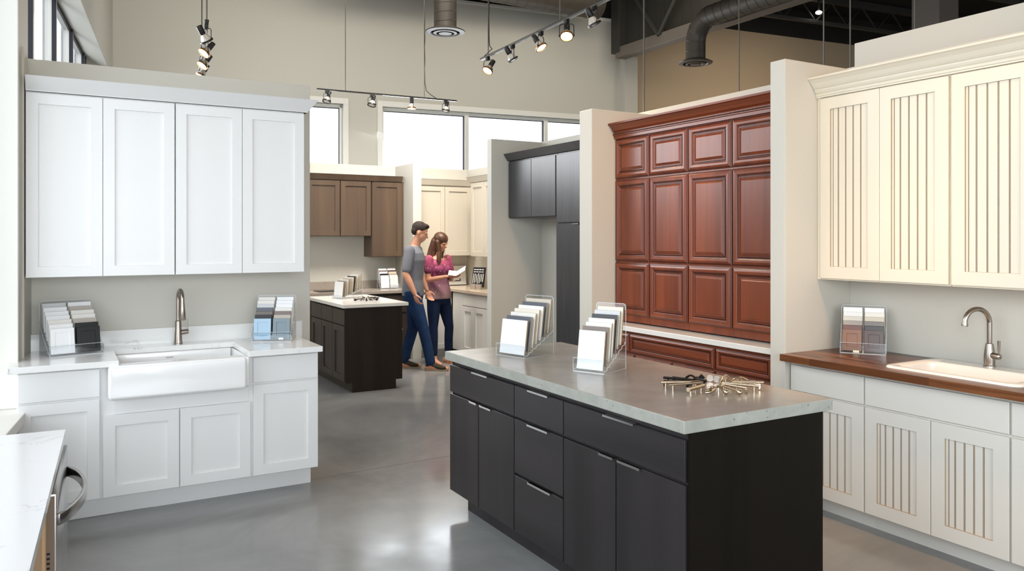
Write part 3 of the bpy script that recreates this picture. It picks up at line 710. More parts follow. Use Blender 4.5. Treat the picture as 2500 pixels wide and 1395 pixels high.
# gooseneck faucet at the back ledge of the drop in sink
t = thing('gooseneck_faucet', 'brushed nickel gooseneck faucet with side lever on ivory sink', 'faucet', (4.305, 2.36, .931), R(-22))
k = MB().lathe([(0, 0), (.030, 0), (.030, .005), (.026, .008), (.027, .03), (.027, .06), (.022, .10), (.019, .118), (.0185, .122), (.013, .125), (0, .125)], 28)
build('base', k, M['nickel'], t, smooth=True)
pts = [(0, 0, .11), (0, 0, .18), (0, 0, .235)]
for i in range(17):
    a = R(180*i/16 * .93); pts.append((-.072+.072*math.cos(a), 0, .235+.072*math.sin(a)))
pts.append((pts[-1][0]-.003, 0, pts[-1][2]-.02))
build('spout', MB().tube(pts, .0128, 18), M['nickel'], t, smooth=True)
e = Vector(pts[-1]); build('spout_tip', MB().tube([e+Vector((.0005, 0, .004)), e+Vector((0, 0, -.004)), e+Vector((-.001, 0, -.014))], [.015, .0165, .0155], 18), M['nickel'], t, smooth=True)
o = build('handle', MB().tube([(0, -.02, .062), (0, -.055, .062), (0, -.07, .062), (0, -.075, .062)], [.016, .0165, .0145, .007], 18), M['nickel'], t, smooth=True)
build('lever', MB().tube([(0, -.066, .07), (0, -.066, .10), (0, -.067, .145)], [.0035, .0065, .0075], 12), M['nickel'], o, smooth=True)
# cream uppers
ul = ['cream beadboard wall cabinet pair next to the pale divider', 'cream beadboard wall cabinet pair cut by the right edge of the picture']
for i, y in enumerate((3.300, 2.440)):
    lead = .03 if i == 0 else 0
    y_ = 3.283 if i == 0 else y
    off = .024 if i == 0 else 0.004
    W_ = y_ - (2.446 if i == 0 else 1.59)
    h = (W_-off-.004)/2
    cabinet('wall_cabinet', ul[i], 'cabinet', (4.10, y_, 0), RZ, W_, .298, 1.36, 2.50, 'cream_cab',
            [('door', off, off+h, 1.368, 2.478, 'bead'), ('door', off+h, off+2*h, 1.368, 2.478, 'bead')], mats2='cream_glaze',
            body=[(0, W_, 0, .298, 1.36, 2.50)] + ([(0, .020, -.012, 0, 1.36, 2.50)] if i == 0 else []))
crown('crown_molding', 'stepped cream crown molding above the beadboard wall cabinets', (4.10, 3.283, 0), RZ, 0, 1.69,
      [(.0, 2.482), (.024, 2.482), (.024, 2.490), (.030, 2.494), (.030, 2.504), (.026, 2.508), (.034, 2.514), (.040, 2.526), (.040, 2.534), (.048, 2.538), (.058, 2.548), (.072, 2.568), (.092, 2.584), (.104, 2.590), (.106, 2.600)], M['cream_cab'], 0, 0, .298)

# ---- cherry display
cw = (5.268-3.51)/4
cl = ['cherry column at far left, against the divider', 'cherry column second from the left', 'cherry column third from the left', 'cherry column at right, beside the near divider']
for i in range(4):
    y = 5.268-i*cw
    cabinet('wall_cabinet', cl[i]+', three raised-panel doors', 'cabinet', (4.05, y, 0), RZ, cw-.002, .348, .932, 2.45, 'cherry',
            [('door', .004, cw-.004, 2.105, 2.435, 'raised'), ('door', .004, cw-.004, 1.425, 2.095, 'raised'), ('door', .004, cw-.004, .985, 1.415, 'raised')], mats2='cherry_glaze')
o = build('filler_strip', MB().box(0, .105, 0, .34, .932, 2.45), M['cherry'], loc=(4.05, 3.508, 0), rz=RZ); tag(o, 'cherry filler strip against the near divider', 'trim')
o = crown('crown_molding', 'cherry crown molding with rope carving above the cherry doors', (4.05, 5.268, 0), RZ, 0, 1.865,
      [(.0, 2.44), (.024, 2.44), (.024, 2.462), (.034, 2.466), (.034, 2.488), (.026, 2.490), (.030, 2.498), (.042, 2.506), (.050, 2.524), (.072, 2.546), (.086, 2.552), (.088, 2.566)], M['cherry_h'], 0, 0, .345)
k = MB()
for j in range(98):
    u = .012+j*.0189
    k.ell((u, -.036, 2.477), (.0085, .0055, .0055), 8, rot=Euler((0, R(38), 0)).to_matrix())
build('rope_carving', k, M['cherry_glaze'], o, smooth=True)
cabinet('base_cabinet', 'cherry base cabinet with wide drawer below the white shelf', 'cabinet', (3.92, 5.268, 0), RZ, 1.29, .47, .10, .88, 'cherry',
        [('drawer', .36, 1.282, .71, .86, 'raised_drawer'), ('drawer', .004, .356, .71, .86, 'raised_drawer'), ('door', .004, .42, .11, .70, 'raised'), ('door', .424, .85, .11, .70, 'raised'), ('door', .854, 1.282, .11, .70, 'raised')],
        toe=(0, 1.29, .07), mats2='cherry_glaze', horiz='cherry_h')
cabinet('base_cabinet', 'cherry base cabinet with narrow drawer beside the near divider', 'cabinet', (3.92, 3.977, 0), RZ, .572, .47, .10, .88, 'cherry',
        [('drawer', .004, .50, .71, .86, 'raised_drawer'), ('door', .004, .50, .11, .70, 'raised')], toe=(0, .572, .07), mats2='cherry_glaze', horiz='cherry_h')
o = build('countertop', MB().box(3.875, 4.398, 3.403, 5.268, .882, .92), M['plain_white_top'], bevel=.003); tag(o, 'narrow white countertop between the cherry doors and drawers', 'countertop')

# ---- charcoal slab display
X0 = 3.985
cabinet('wall_cabinet', 'charcoal slab wall cabinet with two doors beside the tall pantry', 'cabinet', (X0+T, 6.99, 0), RZ, .895, .39, 1.815, 2.40, 'slate',
        [('door', .02, .455, 1.82, 2.385, 'slab'), ('door', .458, .89, 1.82, 2.385, 'slab')])
cabinet('pantry_cabinet', 'tall charcoal slab pantry cabinet beside the middle divider', 'cabinet', (X0+T, 6.09, 0), RZ, .643, .39, .1, 2.40, 'slate',
        [('door', .003, .40, 1.755, 2.385, 'slab'), ('door', .403, .64, 1.755, 2.385, 'slab'),
         ('door', .003, .40, .11, 1.745, 'slab', (.28, .37)), ('door', .403, .64, .11, 1.745, 'slab', (.43, .52))], toe=(0, .643, .06))
crown('crown_molding', 'charcoal crown molding on top of the charcoal cabinets', (X0+T, 6.99, 0), RZ, 0, 1.54,
      [(.021, 2.40), (.024, 2.405), (.066, 2.465), (.070, 2.470)], M['slate'], 0, 0, .39)

# ---- island with concrete top
IX = 2.05
t = thing('kitchen_island', 'dark charcoal kitchen island in the foreground with slim metal pulls', 'island', (IX, 4.262, 0), RZ)
k = MB(); k.box(.018, 2.045, 0, .705, .11, .895)
build('body', k, M['espresso'], t, bevel=.001, seg=1)
build('toe_kick', MB().box(.085, 2.045, .06, .645, 0, .11), M['espresso'], t)
k = MB(); k.extr([(-.012, .11), (.06, .11), (.06, 0), (.650, 0), (.650, .11), (.718, .11), (.718, .893), (-.012, .893)], 2.046, 2.066)
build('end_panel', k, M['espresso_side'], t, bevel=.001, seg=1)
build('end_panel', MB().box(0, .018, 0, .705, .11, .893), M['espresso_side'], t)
def Y(y): return 4.262-y
fr = [('drawer', Y(4.26), Y(3.497), .70, .862, 'slab', (Y(3.955), Y(3.77))),
      ('drawer', Y(3.493), Y(3.043), .70, .862, 'slab', (Y(3.345), Y(3.16))),
      ('drawer', Y(3.039), Y(2.222), .70, .862, 'slab', (Y(2.722), Y(2.515))),
      ('door', Y(4.26), Y(3.893), .112, .69, 'slab', (Y(3.985), Y(3.897))), ('door', Y(3.889), Y(3.497), .112, .69, 'slab', (Y(3.86), Y(3.73))),
      ('drawer', Y(3.493), Y(3.043), .412, .69, 'slab', (Y(3.35), Y(3.16))), ('drawer', Y(3.493), Y(3.043), .112, .402, 'slab', (Y(3.345), Y(3.137))),
      ('door', Y(3.039), Y(2.647), .112, .69, 'slab', (Y(2.752), Y(2.652))), ('door', Y(2.643), Y(2.222), .112, .69, 'slab', (Y(2.622), Y(2.475)))]
for q in fr:
    o = build(q[0], door_mesh(q[1], q[2], q[3], q[4], q[5]), M['espresso_h'] if q[0] == 'drawer' else M['espresso'], t)
    build('handle', edge_pull(q[6][0], q[6][1], q[4]-.002), M['chrome'], o, bevel=.0006, seg=1)
k = MB().panel(.008, .50, .12, .86, -T, slab()); 
for a, b in ((.02, .98), (1.0, 2.04)):
    q = MB().panel(a, b, .112, .862, 0, slab()); q.xf(Matrix.Translation((2.06, .725, 0)) @ Matrix.Rotation(PI, 4, 'Z'))
    build('back_panel', q, M['espresso'], t)
o = thing('countertop', 'thick grey concrete slab on the charcoal island', 'countertop', (0, 0, 0))
k = MB().box(1.987, 2.812, 2.180, 4.240, .896, .945)
k2 = build('slab', k, [M['concrete_top'], M['concrete_edge']], o, bevel=.004)
for p in k2.data.polygons:
    if abs(p.normal.z) < .6: p.material_index = 1

# ---- dark brown island farther back
t = thing('kitchen_island', 'dark brown island with white top, in the aisle behind', 'island', (2.60, 9.20, 0), RZ)
build('body', MB().box(0, 1.255, 0, .60, .10, .885), M['brown_isl'], t)
build('toe_kick', MB().box(0, 1.25, .06, .54, 0, .10), M['brown_isl'], t)
k = MB(); k.extr([(-.012, .10), (.06, .10), (.06, 0), (.54, 0), (.54, .10), (.612, .10), (.612, .883), (-.012, .883)], 1.256, 1.274)
build('end_panel', k, M['brown_end'], t, bevel=.001, seg=1)
for i in range(3):
    a = .01+i*.413; b = a+.408
    build('drawer', door_mesh(a, b, .70, .862, 'slab'), M['brown_isl'], t)
    build('door', door_mesh(a, b, .112, .69, 'shaker'), M['brown_isl'], t)
build('knob', MB().ell((1.20, .632, .62), (.012, .016, .012), 12), M['chrome'], t, smooth=True)
o = build('countertop', MB().box(2.545, 3.272, 7.895, 9.23, .886, .922), M['plain_white_top'], bevel=.003); tag(o, 'white solid countertop of the dark brown island behind', 'countertop')

# ---- brown and linen kitchens at the back
BY = 10.0+T
for nm, lb, u0, u1, z0 in (('wall_cabinet', 'brown shaker wall cabinet partly behind the white partition', 2.75, 3.188, 1.637), ('wall_cabinet', 'brown shaker wall cabinet, the middle short one', 3.192, 3.612, 1.637),
                       ('wall_cabinet', 'taller brown shaker wall cabinet beside the back divider', 3.622, 4.075, 1.36)):
    cabinet(nm, lb, 'cabinet', (u0, BY, 0), 0, u1-u0, .305, z0, 2.37, 'mocha', [('door', .002, u1-u0-.004-(.03 if z0 < 1.5 else 0), z0+.003, 2.36, 'shaker')])
crown('crown_molding', 'brown crown molding on the brown wall cabinets', (0, BY, 0), 0, 2.75, 4.05, [(.021, 2.37), (.024, 2.375), (.050, 2.44), (.054, 2.445)], M['mocha'], 0, 0, .3)
cabinet('base_cabinet', 'dark brown base cabinets behind the dark brown island', 'cabinet', (2.6, 9.74, 0), 0, 1.475, .58, .10, .885, 'brown_isl',
        [('drawer', .02+i*.363, .375+i*.363, .71, .865, 'slab') for i in range(4)] + [('door', .02+i*.363, .375+i*.363, .11, .70, 'shaker') for i in range(4)], toe=(0, 1.475, .07))
t = thing('countertop', 'greige stone countertop below the brown wall cabinets', 'countertop')
build('slab', MB().box(2.55, 4.078, 9.70, 10.328, .886, .925), M['greige_top'], t, bevel=.003)
build('backsplash', MB().box(2.55, 4.078, 10.305, 10.328, .926, 1.03), M['greige_top'], t, bevel=.002)
build('cooktop', MB().box(2.86, 3.12, 9.80, 10.10, .9255, .932), M['black'], bevel=.003)
tag(bpy.data.objects['cooktop'], 'flat black cooktop on the greige counter', 'cooktop')
cabinet('wall_cabinet', 'linen shaker wall cabinet pair above the couple', 'cabinet', (4.21, BY, 0), 0, .955, .305, 1.36, 2.345, 'linen_cab',
        [('door', .02, .478, 1.363, 2.33, 'shaker'), ('door', .482, .89, 1.363, 2.33, 'shaker')])
crown('crown_molding', 'linen crown molding above the linen wall cabinet pair', (0, BY, 0), 0, 4.21, 5.10, [(.021, 2.345), (.024, 2.35), (.050, 2.425), (.054, 2.43)], M['linen_cab'], 0, 0, .3)
cabinet('wall_cabinet', 'linen shaker wall cabinet on the side partition, half hidden', 'cabinet', (4.90, 9.60, 0), RZ, .80, .295, 1.36, 2.365, 'linen_cab',
        [('door', .02, .40, 1.363, 2.36, 'shaker'), ('door', .403, .795, 1.363, 2.36, 'shaker')])
crown('crown_molding', 'linen crown molding above the side wall cabinet, half hidden', (4.90, 9.60, 0), RZ, 0, .80, [(.021, 2.365), (.024, 2.37), (.050, 2.44), (.054, 2.445)], M['linen_cab'], 1, 0, .29)
cabinet('base_cabinet', 'linen base cabinet run behind the couple', 'cabinet', (4.205, 9.74, 0), 0, .465, .585, .10, .885, 'grey_white_cab',
        [('door', .02, .43, .11, .865, 'shaker')], toe=(0, .47, .07))
cabinet('base_cabinet', 'soft white base cabinet with drawer, right of the couple', 'cabinet', (4.672, 9.70, 0), RZ, 1.6, .52, .10, .885, 'grey_white_cab',
        [('drawer', .03, .32, .11, .865, 'slab'), ('drawer', .323, .96, .72, .865, 'slab'), ('door', .323, .64, .11, .71, 'shaker'), ('door', .643, .96, .11, .71, 'shaker'), ('drawer', .965, 1.58, .72, .865, 'slab'), ('door', .965, 1.58, .11, .71, 'shaker')], toe=(0, 1.6, .07))
k = MB().box(4.203, 5.198, 9.70, 10.328, .886, .925); k.box(4.63, 5.198, 8.08, 9.70, .886, .925)
o = build('countertop', k, M['beige_top'], bevel=.003); tag(o, 'beige stone corner countertop behind and beside the couple', 'countertop')

# ---- foreground counter at the left with dishwasher
FO = Vector((.024, 3.295, 0)); FR = math.atan2(-.0558, .998)
# local frame: x toward the aisle, y along the counter (0 at the far end, negative toward the camera)
def F(name, label, cat): return thing(name, label, cat, FO, FR)
k = MB(); z0, z1 = .892, .92
k.box(-.50, -.24, -2.3, 0, z0, z1); k.box(-.24, 0, -.85, 0, z0, z1); k.box(-.10, 0, -2.3, -.85, z0, z1); k.box(-.24, -.10, -2.3, -1.55, z0, z1)
o = build('countertop', k, M['quartz_fine'], loc=FO, rz=FR); tag(o, 'white veined countertop in the lower left corner over the dishwasher', 'countertop')
t = thing('undermount_sink', 'white sink corner at the left edge of the foreground counter', 'sink', FO, FR)
k = MB(); k.box(-.25, -.24, -1.56, -.84, .72, .892); k.box(-.10, -.09, -1.56, -.84, .72, .892); k.box(-.24, -.10, -.85, -.84, .72, .892); k.box(-.24, -.10, -1.56, -1.55, .72, .892); k.box(-.25, -.09, -1.56, -.84, .71, .72)
build('basin', k, M['ceramic'], t, bevel=.003)
t = F('dishwasher', 'stainless steel dishwasher with curved handle at lower left', 'dishwasher')
build('body', MB().box(-.48, -.035, -.64, -.04, .10, .88), M['black'], t)
k = MB().box(-.028, .008, -.645, -.035, .11, .872)
build('door', k, M['steel'], t, bevel=.004, smooth=True)
build('side_trim', MB().box(-.034, .004, -.650, -.6455, .11, .866), M['taupe_trim'], t)
k = MB()
for i in range(8): k.box(-.026, -.008, -.6515, -.6502, .60+i*.014, .606+i*.014)
build('vent', k, M['black'], t)
k = MB(); n = 18
prof = [(-.006, -.018), (.006, -.018), (.006, .018), (-.006, .018)]
pts = []
for i in range(n+1):
    u = i/n; y = -.61+.54*u; x = .010+.062*math.sin(PI*u)**.7
    pts.append((x, y))
vs = []; fs = []
for i, (x, y) in enumerate(pts):
    a, b = pts[max(i-1, 0)], pts[min(i+1, n)]; tx, ty = b[0]-a[0], b[1]-a[1]; l = math.hypot(tx, ty); nx, ny = ty/l, -tx/l
    for px, pz in prof: vs.append((x+nx*px, y+ny*px, .785+pz))
for i in range(n):
    for j in range(4): fs.append([i*4+j, i*4+(j+1) % 4, (i+1)*4+(j+1) % 4, (i+1)*4+j])
fs += [[0, 1, 2, 3], [n*4, n*4+1, n*4+2, n*4+3]]
k.add(vs, fs); build('handle', k, M['steel'], t, bevel=.003, smooth=True)
t = F('base_cabinet', 'natural maple base cabinet at lower left edge beside the dishwasher', 'cabinet')
build('body', MB().box(-.48, -.035, -2.2, -.655, .10, .70), M['maple'], t); build('rail', MB().box(-.045, -.035, -2.2, -.655, .70, .888), M['maple'], t)
for a in (-1.15, -1.65, -2.15):
    q = door_mesh(0, .48, .11, .875, 'shaker_thin'); q.xf(Matrix.Translation((-.035, a, 0)) @ Matrix.Rotation(PI/2, 4, 'Z')); build('door', q, M['maple'], t)

# ------------------------------------------------------------------ acrylic racks and sample doors
CC = {'white': 'f2f3f4', 'off white': 'e9e6df', 'ivory': 'e6dfd0', 'beige': 'd2c8b8', 'greige': 'b7aea3', 'taupe': '7d7069', 'slate': '5c6069', 'charcoal': '3a3d42',
      'black': '141414', 'caramel brown': '7a4f30', 'red brown': '5f3424', 'dark brown': '46291c', 'near black brown': '22120d', 'grey brown': '6f655d', 'blue sheen': 'a9c6dc',  # bluish front sample: the acrylic's blue reflection put into its colour
      'blue grey': '7b8b94', 'tan': 'c9bda6', 'plum brown': '5a4347', 'light grey': 'cfd1d2', 'mushroom': '9a8f84'}
CM = {}
def cmat(n):
    if n not in CM: CM[n] = paint('sample_finish_' + n.replace(' ', '_'), CC[n], .32, .5, var=.02)
    return CM[n]
CM['_edge'] = paint('sample_core_tan', 'a5906f', .6, .3)
ORD = ['first', 'second', 'third', 'fourth', 'fifth', 'sixth', 'seventh', 'eighth']
def rack(desc, short, loc, rz, cols, cw, ch, D, rise, z0=.014, lip=.05, gap=.012, lean=7, front_style=None, light_edges=True, ct=.012):
    nc = len(cols); W = nc*cw + (nc+1)*gap; rows = max(len(c) for c in cols)
    t = thing('sample_rack', desc, 'display rack', loc, rz)
    Hb = z0 + rise*(rows-1) + ch*1.08; e = .003
    pitch = (D-.03)/max(rows-1, 1)
    build('back_panel', MB().box(0, W, D+.004, D+.007, .0, Hb), M['acrylic'], t)
    k = MB()
    for a, b in (((0, D+.005, 0), (0, D+.005, Hb-.012)), ((W, D+.005, 0), (W, D+.005, Hb-.012)), ((.012, D+.005, Hb), (W-.012, D+.005, Hb)), ((0, D+.005, Hb-.012), (.012, D+.005, Hb)), ((W, D+.005, Hb-.012), (W-.012, D+.005, Hb))):
        k.tube([a, b], .0013, 6)
    build('back_panel_edge', k, M['acrylic_edge'], t)
    k = MB(); ke = MB()
    for x in [0, W] + ([cw+1.5*gap] if nc == 2 else []):
        prof = [(-.012, 0), (D+.004, 0), (D+.004, z0+rise*(rows-1)+.05), (-.012, z0+.03)] if x in (0, W) else [(-.012, 0), (D, z0+rise*(rows-1)), (D, z0+rise*(rows-1)+.04), (-.012, z0+.04)]
        build('side_panel' if x in (0, W) else 'divider_panel', MB().extr(prof, x-.0012, x+.0012), M['acrylic'], t)
        for i in range(rows):
            v = i*pitch; zz = z0+i*rise-.002
            ke.tube([(x, v-.004, zz), (x, v+pitch*.5, zz), (x, v+pitch-.004, zz+rise)], .0016, 5)
        if x in (0, W): ke.tube([(x, -.012, 0.001), (x, D, .001)], .0009, 5)
    build('stepped_edge', ke, M['acrylic_edge'], t)
    k = MB()
    for i in range(rows): k.box(.002, W-.002, i*pitch-.004, i*pitch+pitch-.006, z0+i*rise-.004, z0+i*rise-.0015)
    build('shelf', k, M['acrylic'], t)
    k = MB().box(0, W, -.014, -.0115, 0, z0+lip); build('front_lip', k, M['acrylic'], t)
    k = MB(); k.tube([(0, -.013, 0.001), (0, -.013, z0+lip), (W, -.013, z0+lip), (W, -.013, 0.001), (0, -.013, .001)], .0012, 5)
    k.box(0, W, -.014, .004, 0, .003)
    build('front_lip_edge', k, M['acrylic_edge'], t)
    m = Matrix.Translation(loc) @ Matrix.Rotation(rz, 4, 'Z')
    for c, col in enumerate(cols):
        for i, cn in enumerate(col):
            u = gap + c*(cw+gap); dx = ((i*37+c*11) % 5-2)*.0006
            st = slab() if not (front_style and i == 0) else [(0, ct), (0, .0015), (.001, 0), (.024, 0), (.0255, .004)]
            st = [(a, ct if q == T else q) for a, q in st]
            kk = MB().panel(-cw/2, cw/2, 0, ch, 0, st, ring_m=[1 if nc == 1 else 0]+[0]*(len(st)-2))
            o = build('color_sample', kk, [cmat(cn), CM['_edge']])
            p = m @ Vector((u+cw/2+dx, i*pitch, z0+i*rise))
            o.location = p; o.rotation_euler = Euler((R(-lean), 0, rz), 'XYZ')
            side = '' if nc == 1 else (', left column' if c == 0 else ', right column')
            tag(o, f'{cn} sample panel, {ORD[i]} from front{side}, {short}', 'sample', 'sample panels in the ' + short)
    return t
rack('two-column clear acrylic rack of mostly white samples, left of farmhouse sink', 'rack left of farmhouse sink', (-.045, 5.315, .92), R(14),
     [['white', 'white', 'off white', 'white', 'white', 'white', 'light grey'], ['black', 'black', 'greige', 'off white', 'off white', 'greige', 'white']], .128, .150, .21, .023, front_style=1, lean=9)
rack('two-column clear acrylic rack with blue sheen front sample, right of farmhouse sink', 'rack right of farmhouse sink', (1.125, 5.435, .92), R(-24),
     [['blue sheen', 'black', 'grey brown', 'slate', 'light grey', 'off white', 'off white'], ['blue grey', 'greige', 'taupe', 'off white', 'white', 'white', 'white']], .112, .14, .17, .0225, front_style=1, lean=5)
rack('single-column clear acrylic rack at far end of the concrete island', 'far rack on concrete island', (2.195, 3.965, .945), R(-74),
     [['white', 'slate', 'off white', 'ivory', 'white', 'slate', 'beige']], .195, .195, .23, .018, lip=.055, lean=8)
rack('single-column clear acrylic rack in the middle of the concrete island', 'near rack on concrete island', (2.262, 3.285, .945), R(-66),
     [['white', 'taupe', 'off white', 'off white', 'charcoal', 'light grey', 'ivory']], .150, .195, .215, .018, lip=.055, lean=8)
rack('two-column clear acrylic rack of brown and beige samples on the wooden counter', 'rack on wooden counter', (4.122, 3.145, .92), R(-57),
     [['caramel brown', 'red brown', 'mushroom', 'beige', 'off white', 'white'], ['dark brown', 'near black brown', 'grey brown', 'tan', 'ivory', 'white']], .108, .128, .10, .026, front_style=1, lean=8)
rack('single-column clear acrylic rack on the white top of the brown island', 'rack on white island top', (2.72, 8.80, .922), R(-72),
     [['white', 'mushroom', 'off white', 'greige', 'ivory', 'charcoal', 'off white', 'beige']], .16, .18, .27, .012, lip=.03, lean=6)
rack('two-column clear acrylic rack on the greige counter behind the man', 'rack on greige counter', (3.735, 9.98, .925), 0,
     [['white', 'light grey', 'near black brown', 'white', 'taupe', 'white'], ['light grey', 'ivory', 'mushroom', 'tan', 'plum brown', 'white']], .115, .15, .13, .022, lean=7)
# small labels on two racks
o = build('price_label', MB().box(0, .034, -.0005, 0, 0, .014), paint('label_paper', 'efe9d0'), loc=(4.150, 3.0775, .926), rz=R(-57)); tag(o, 'small pale label on front of the rack on wooden counter', 'label')
o = build('price_label', MB().box(0, .032, -.0005, 0, 0, .012), paint('label_paper_white', 'f2f2f2'), loc=(1.28, 5.3505, .935), rz=R(-24)); tag(o, 'small white label on front of rack right of farmhouse sink', 'label')
# framed print and hardware board in the linen kitchen
t = thing('framed_print', 'white framed print with a small black sketch leaning on back wall', 'picture', (4.86, 10.25, .925))
q = Matrix.Rotation(R(-8), 4, 'X')
build('frame', MB().panel(0, .29, .012, .285, 0, [(0, .018), (0, 0), (.014, 0), (.016, .006)], cap=False).xf(q), M['win_frame'], t)
build('print', MB().box(.015, .275, .006, .012, .027, .27).xf(q), paint('print_paper', 'eceae4', .7), t)
k = MB(); k.box(.02, .20, .0045, .006, .062, .067); k.box(.19, .205, .0045, .006, .067, .10); k.extr([(.004, .067), (.006, .067), (.006, .075), (.004, .075)], .12, .19); k.xf(q)
build('sketch', k, M['black'], t)
t = thing('hardware_board', 'black display board with rows of pale pulls in the linen kitchen', 'sample board', (4.80, 9.42, .925), R(-62))
q = Matrix.Rotation(R(-12), 4, 'X')
build('board', MB().box(0, .20, 0, .012, .03, .30).xf(q), M['black'], t)
k = MB(); rnd = random.Random(3)
for i in range(4): k.box(.02+i*.042, .05+i*.042, -.006, 0, .262, .272); k.box(.02+i*.042, .05+i*.042, -.006, 0, .232, .24)
for i in range(7): x = .022+i*.026; k.tube([(x, -.008, .075+rnd.random()*.03), (x+.004, -.008, .20+rnd.random()*.02)], .0045, 6)
build('pull_row', k.xf(q), M['enamel'], t)
k = MB(); k.box(.01, .09, -.03, .0, 0, .075); k.box(.10, .18, -.03, .0, 0, .07)
build('stand', k, M['greige_top'], t)

# ------------------------------------------------------------------ loose cabinet hardware
RV = Vector((.866, -.5, 0)); FV = Vector((.5, .866, 0))
def clock(phi):
    h = ((90-phi) % 360)/30.0; names = ['twelve', 'one', 'two', 'three', 'four', 'five', 'six', 'seven', 'eight', 'nine', 'ten', 'eleven', 'twelve']
    a = int(h); f = h-a
    if f < .3: return names[a % 12] + " o'clock"
    if f > .7: return names[(a+1) % 12] + " o'clock"
    return f"half past {names[a % 12]}"
def pull_mesh(kind, l):
    k = MB(); h = .028
    if kind == 'bar': k.tube([(-.01, 0, h), (l+.01, 0, h)], .0058, 14); k.tube([(.012, 0, 0), (.012, 0, h)], .0045, 10); k.tube([(l-.012, 0, 0), (l-.012, 0, h)], .0045, 10)
    elif kind == 'thick bar': k.tube([(0, 0, .02), (l, 0, .02)], .0095, 20); k.tube([(.02, 0, 0), (.02, 0, .02)], .006, 10); k.tube([(l-.02, 0, 0), (l-.02, 0, .02)], .006, 10)
    elif kind == 'square': k.box(0, l, -.005, .005, h-.008, h); k.box(0, .01, -.005, .005, 0, h-.006); k.box(l-.01, l, -.005, .005, 0, h-.006)
    elif kind == 'arched':
        pts = [(l*i/14, 0, .006+.030*math.sin(PI*i/14)) for i in range(15)]; k.tube(pts, [.0075-.003*math.sin(PI*i/14) for i in range(15)], 12)
        k.ell((0, 0, .006), (.009, .009, .006), 12); k.ell((l, 0, .006), (.009, .009, .006), 12)
    elif kind == 'cup':
        pts = [(.5*l-.5*l*math.cos(PI*i/14), .030*math.sin(PI*i/14), .012+.006*math.sin(PI*i/14)) for i in range(15)]; k.tube(pts, .009, 12)
    elif kind == 'ball end':
        k.tube([(0, 0, .022), (l, 0, .016)], .005, 12); k.ell((l, 0, .0135), (.014, .0125, .0125), 16); k.ell((0, 0, .02), (.009, .008, .008), 12); k.tube([(.01, 0, 0), (.01, 0, .02)], .004, 8)
    return k
def hw_ring(ctr, items, where, grp, sc=1.0, cs=1.0, mats=None):
    for phi, kind, fin, r0, l in items:
        d = RV*math.cos(R(phi)) + FV*math.sin(R(phi)); p = Vector(ctr) + d*r0*cs
        ang = math.atan2(d.y, d.x)
        if kind in ('round knob', 'square knob'):
            n = 24 if kind == 'round knob' else 4
            k = MB().lathe([(0, 0), (.0165, .0), (.0175, .003), (.0165, .007), (.010, .010), (.006, .014), (.005, .022), (.009, .026), (.009, .028), (0, .028)], n if kind == 'round knob' else 4)
            k.xf(Matrix.Rotation(R(90), 4, 'Y')); 
            if kind == 'square knob': k.xf(Matrix.Rotation(0, 4, 'X'))
            fa = math.atan2(-(p.y), -(p.x))
            o = build('hardware_piece', k, M[fin], smooth=kind == 'round knob'); o.rotation_euler = (0, 0, math.atan2(p.y, p.x)); o.location = p + Vector((0, 0, .0178*sc)); cat = 'knob'
        else:
            o = build('loose_pull', pull_mesh(kind, l), M[fin], smooth=True, bevel=.001 if kind == 'square' else 0); o.location = p; o.rotation_euler = (0, 0, ang); cat = 'pull'
        o.scale = (sc, sc, sc)
        fn = {'black_metal': 'black', 'polished': 'champagne', 'chrome': 'chrome', 'nickel': 'satin nickel'}[fin]
        kd = kind if 'knob' in kind else kind+' pull'
        tag(o, f'{fn} {kd} at {clock(phi)} in {where}', cat, grp)
hw_ring((2.535, 2.605, .9452), [
    (168, 'square', 'black_metal', .10, .11), (152, 'bar', 'black_metal', .09, .12), (136, 'square', 'black_metal', .10, .10), (119, 'arched', 'black_metal', .08, .10), (103, 'ball end', 'black_metal', .06, .09),
    (92, 'square knob', 'black_metal', .16, 0), (78, 'round knob', 'nickel', .15, 0), (64, 'round knob', 'nickel', .13, 0),
    (52, 'arched', 'polished', .10, .11), (38, 'square', 'polished', .10, .12), (24, 'arched', 'polished', .09, .13), (10, 'square', 'polished', .09, .12), (-3, 'bar', 'polished', .10, .12),
    (-17, 'square', 'polished', .07, .14), (-31, 'bar', 'polished', .06, .14), (-47, 'square', 'polished', .05, .13), (-64, 'ball end', 'polished', .07, .11), (-82, 'ball end', 'polished', .07, .09),
    (-112, 'cup', 'polished', .07, .11), (-133, 'thick bar', 'polished', .07, .13), (-160, 'bar', 'polished', .07, .14), (-176, 'bar', 'polished', .07, .15)],
    'the island hardware ring', 'loose pulls and knobs on the concrete island')
hw_ring((2.955, 8.36, .9222), [(a, kd, 'nickel' if j % 2 else 'black_metal', .05, .09) for j, (a, kd) in enumerate(((0, 'bar'), (28, 'arched'), (55, 'bar'), (85, 'arched'), (115, 'bar'), (145, 'arched'), (172, 'bar'), (200, 'bar'), (228, 'ball end'), (255, 'bar'), (285, 'arched'), (315, 'bar'), (338, 'ball end')))],
    'ring on white island top', 'loose pulls on the brown island')

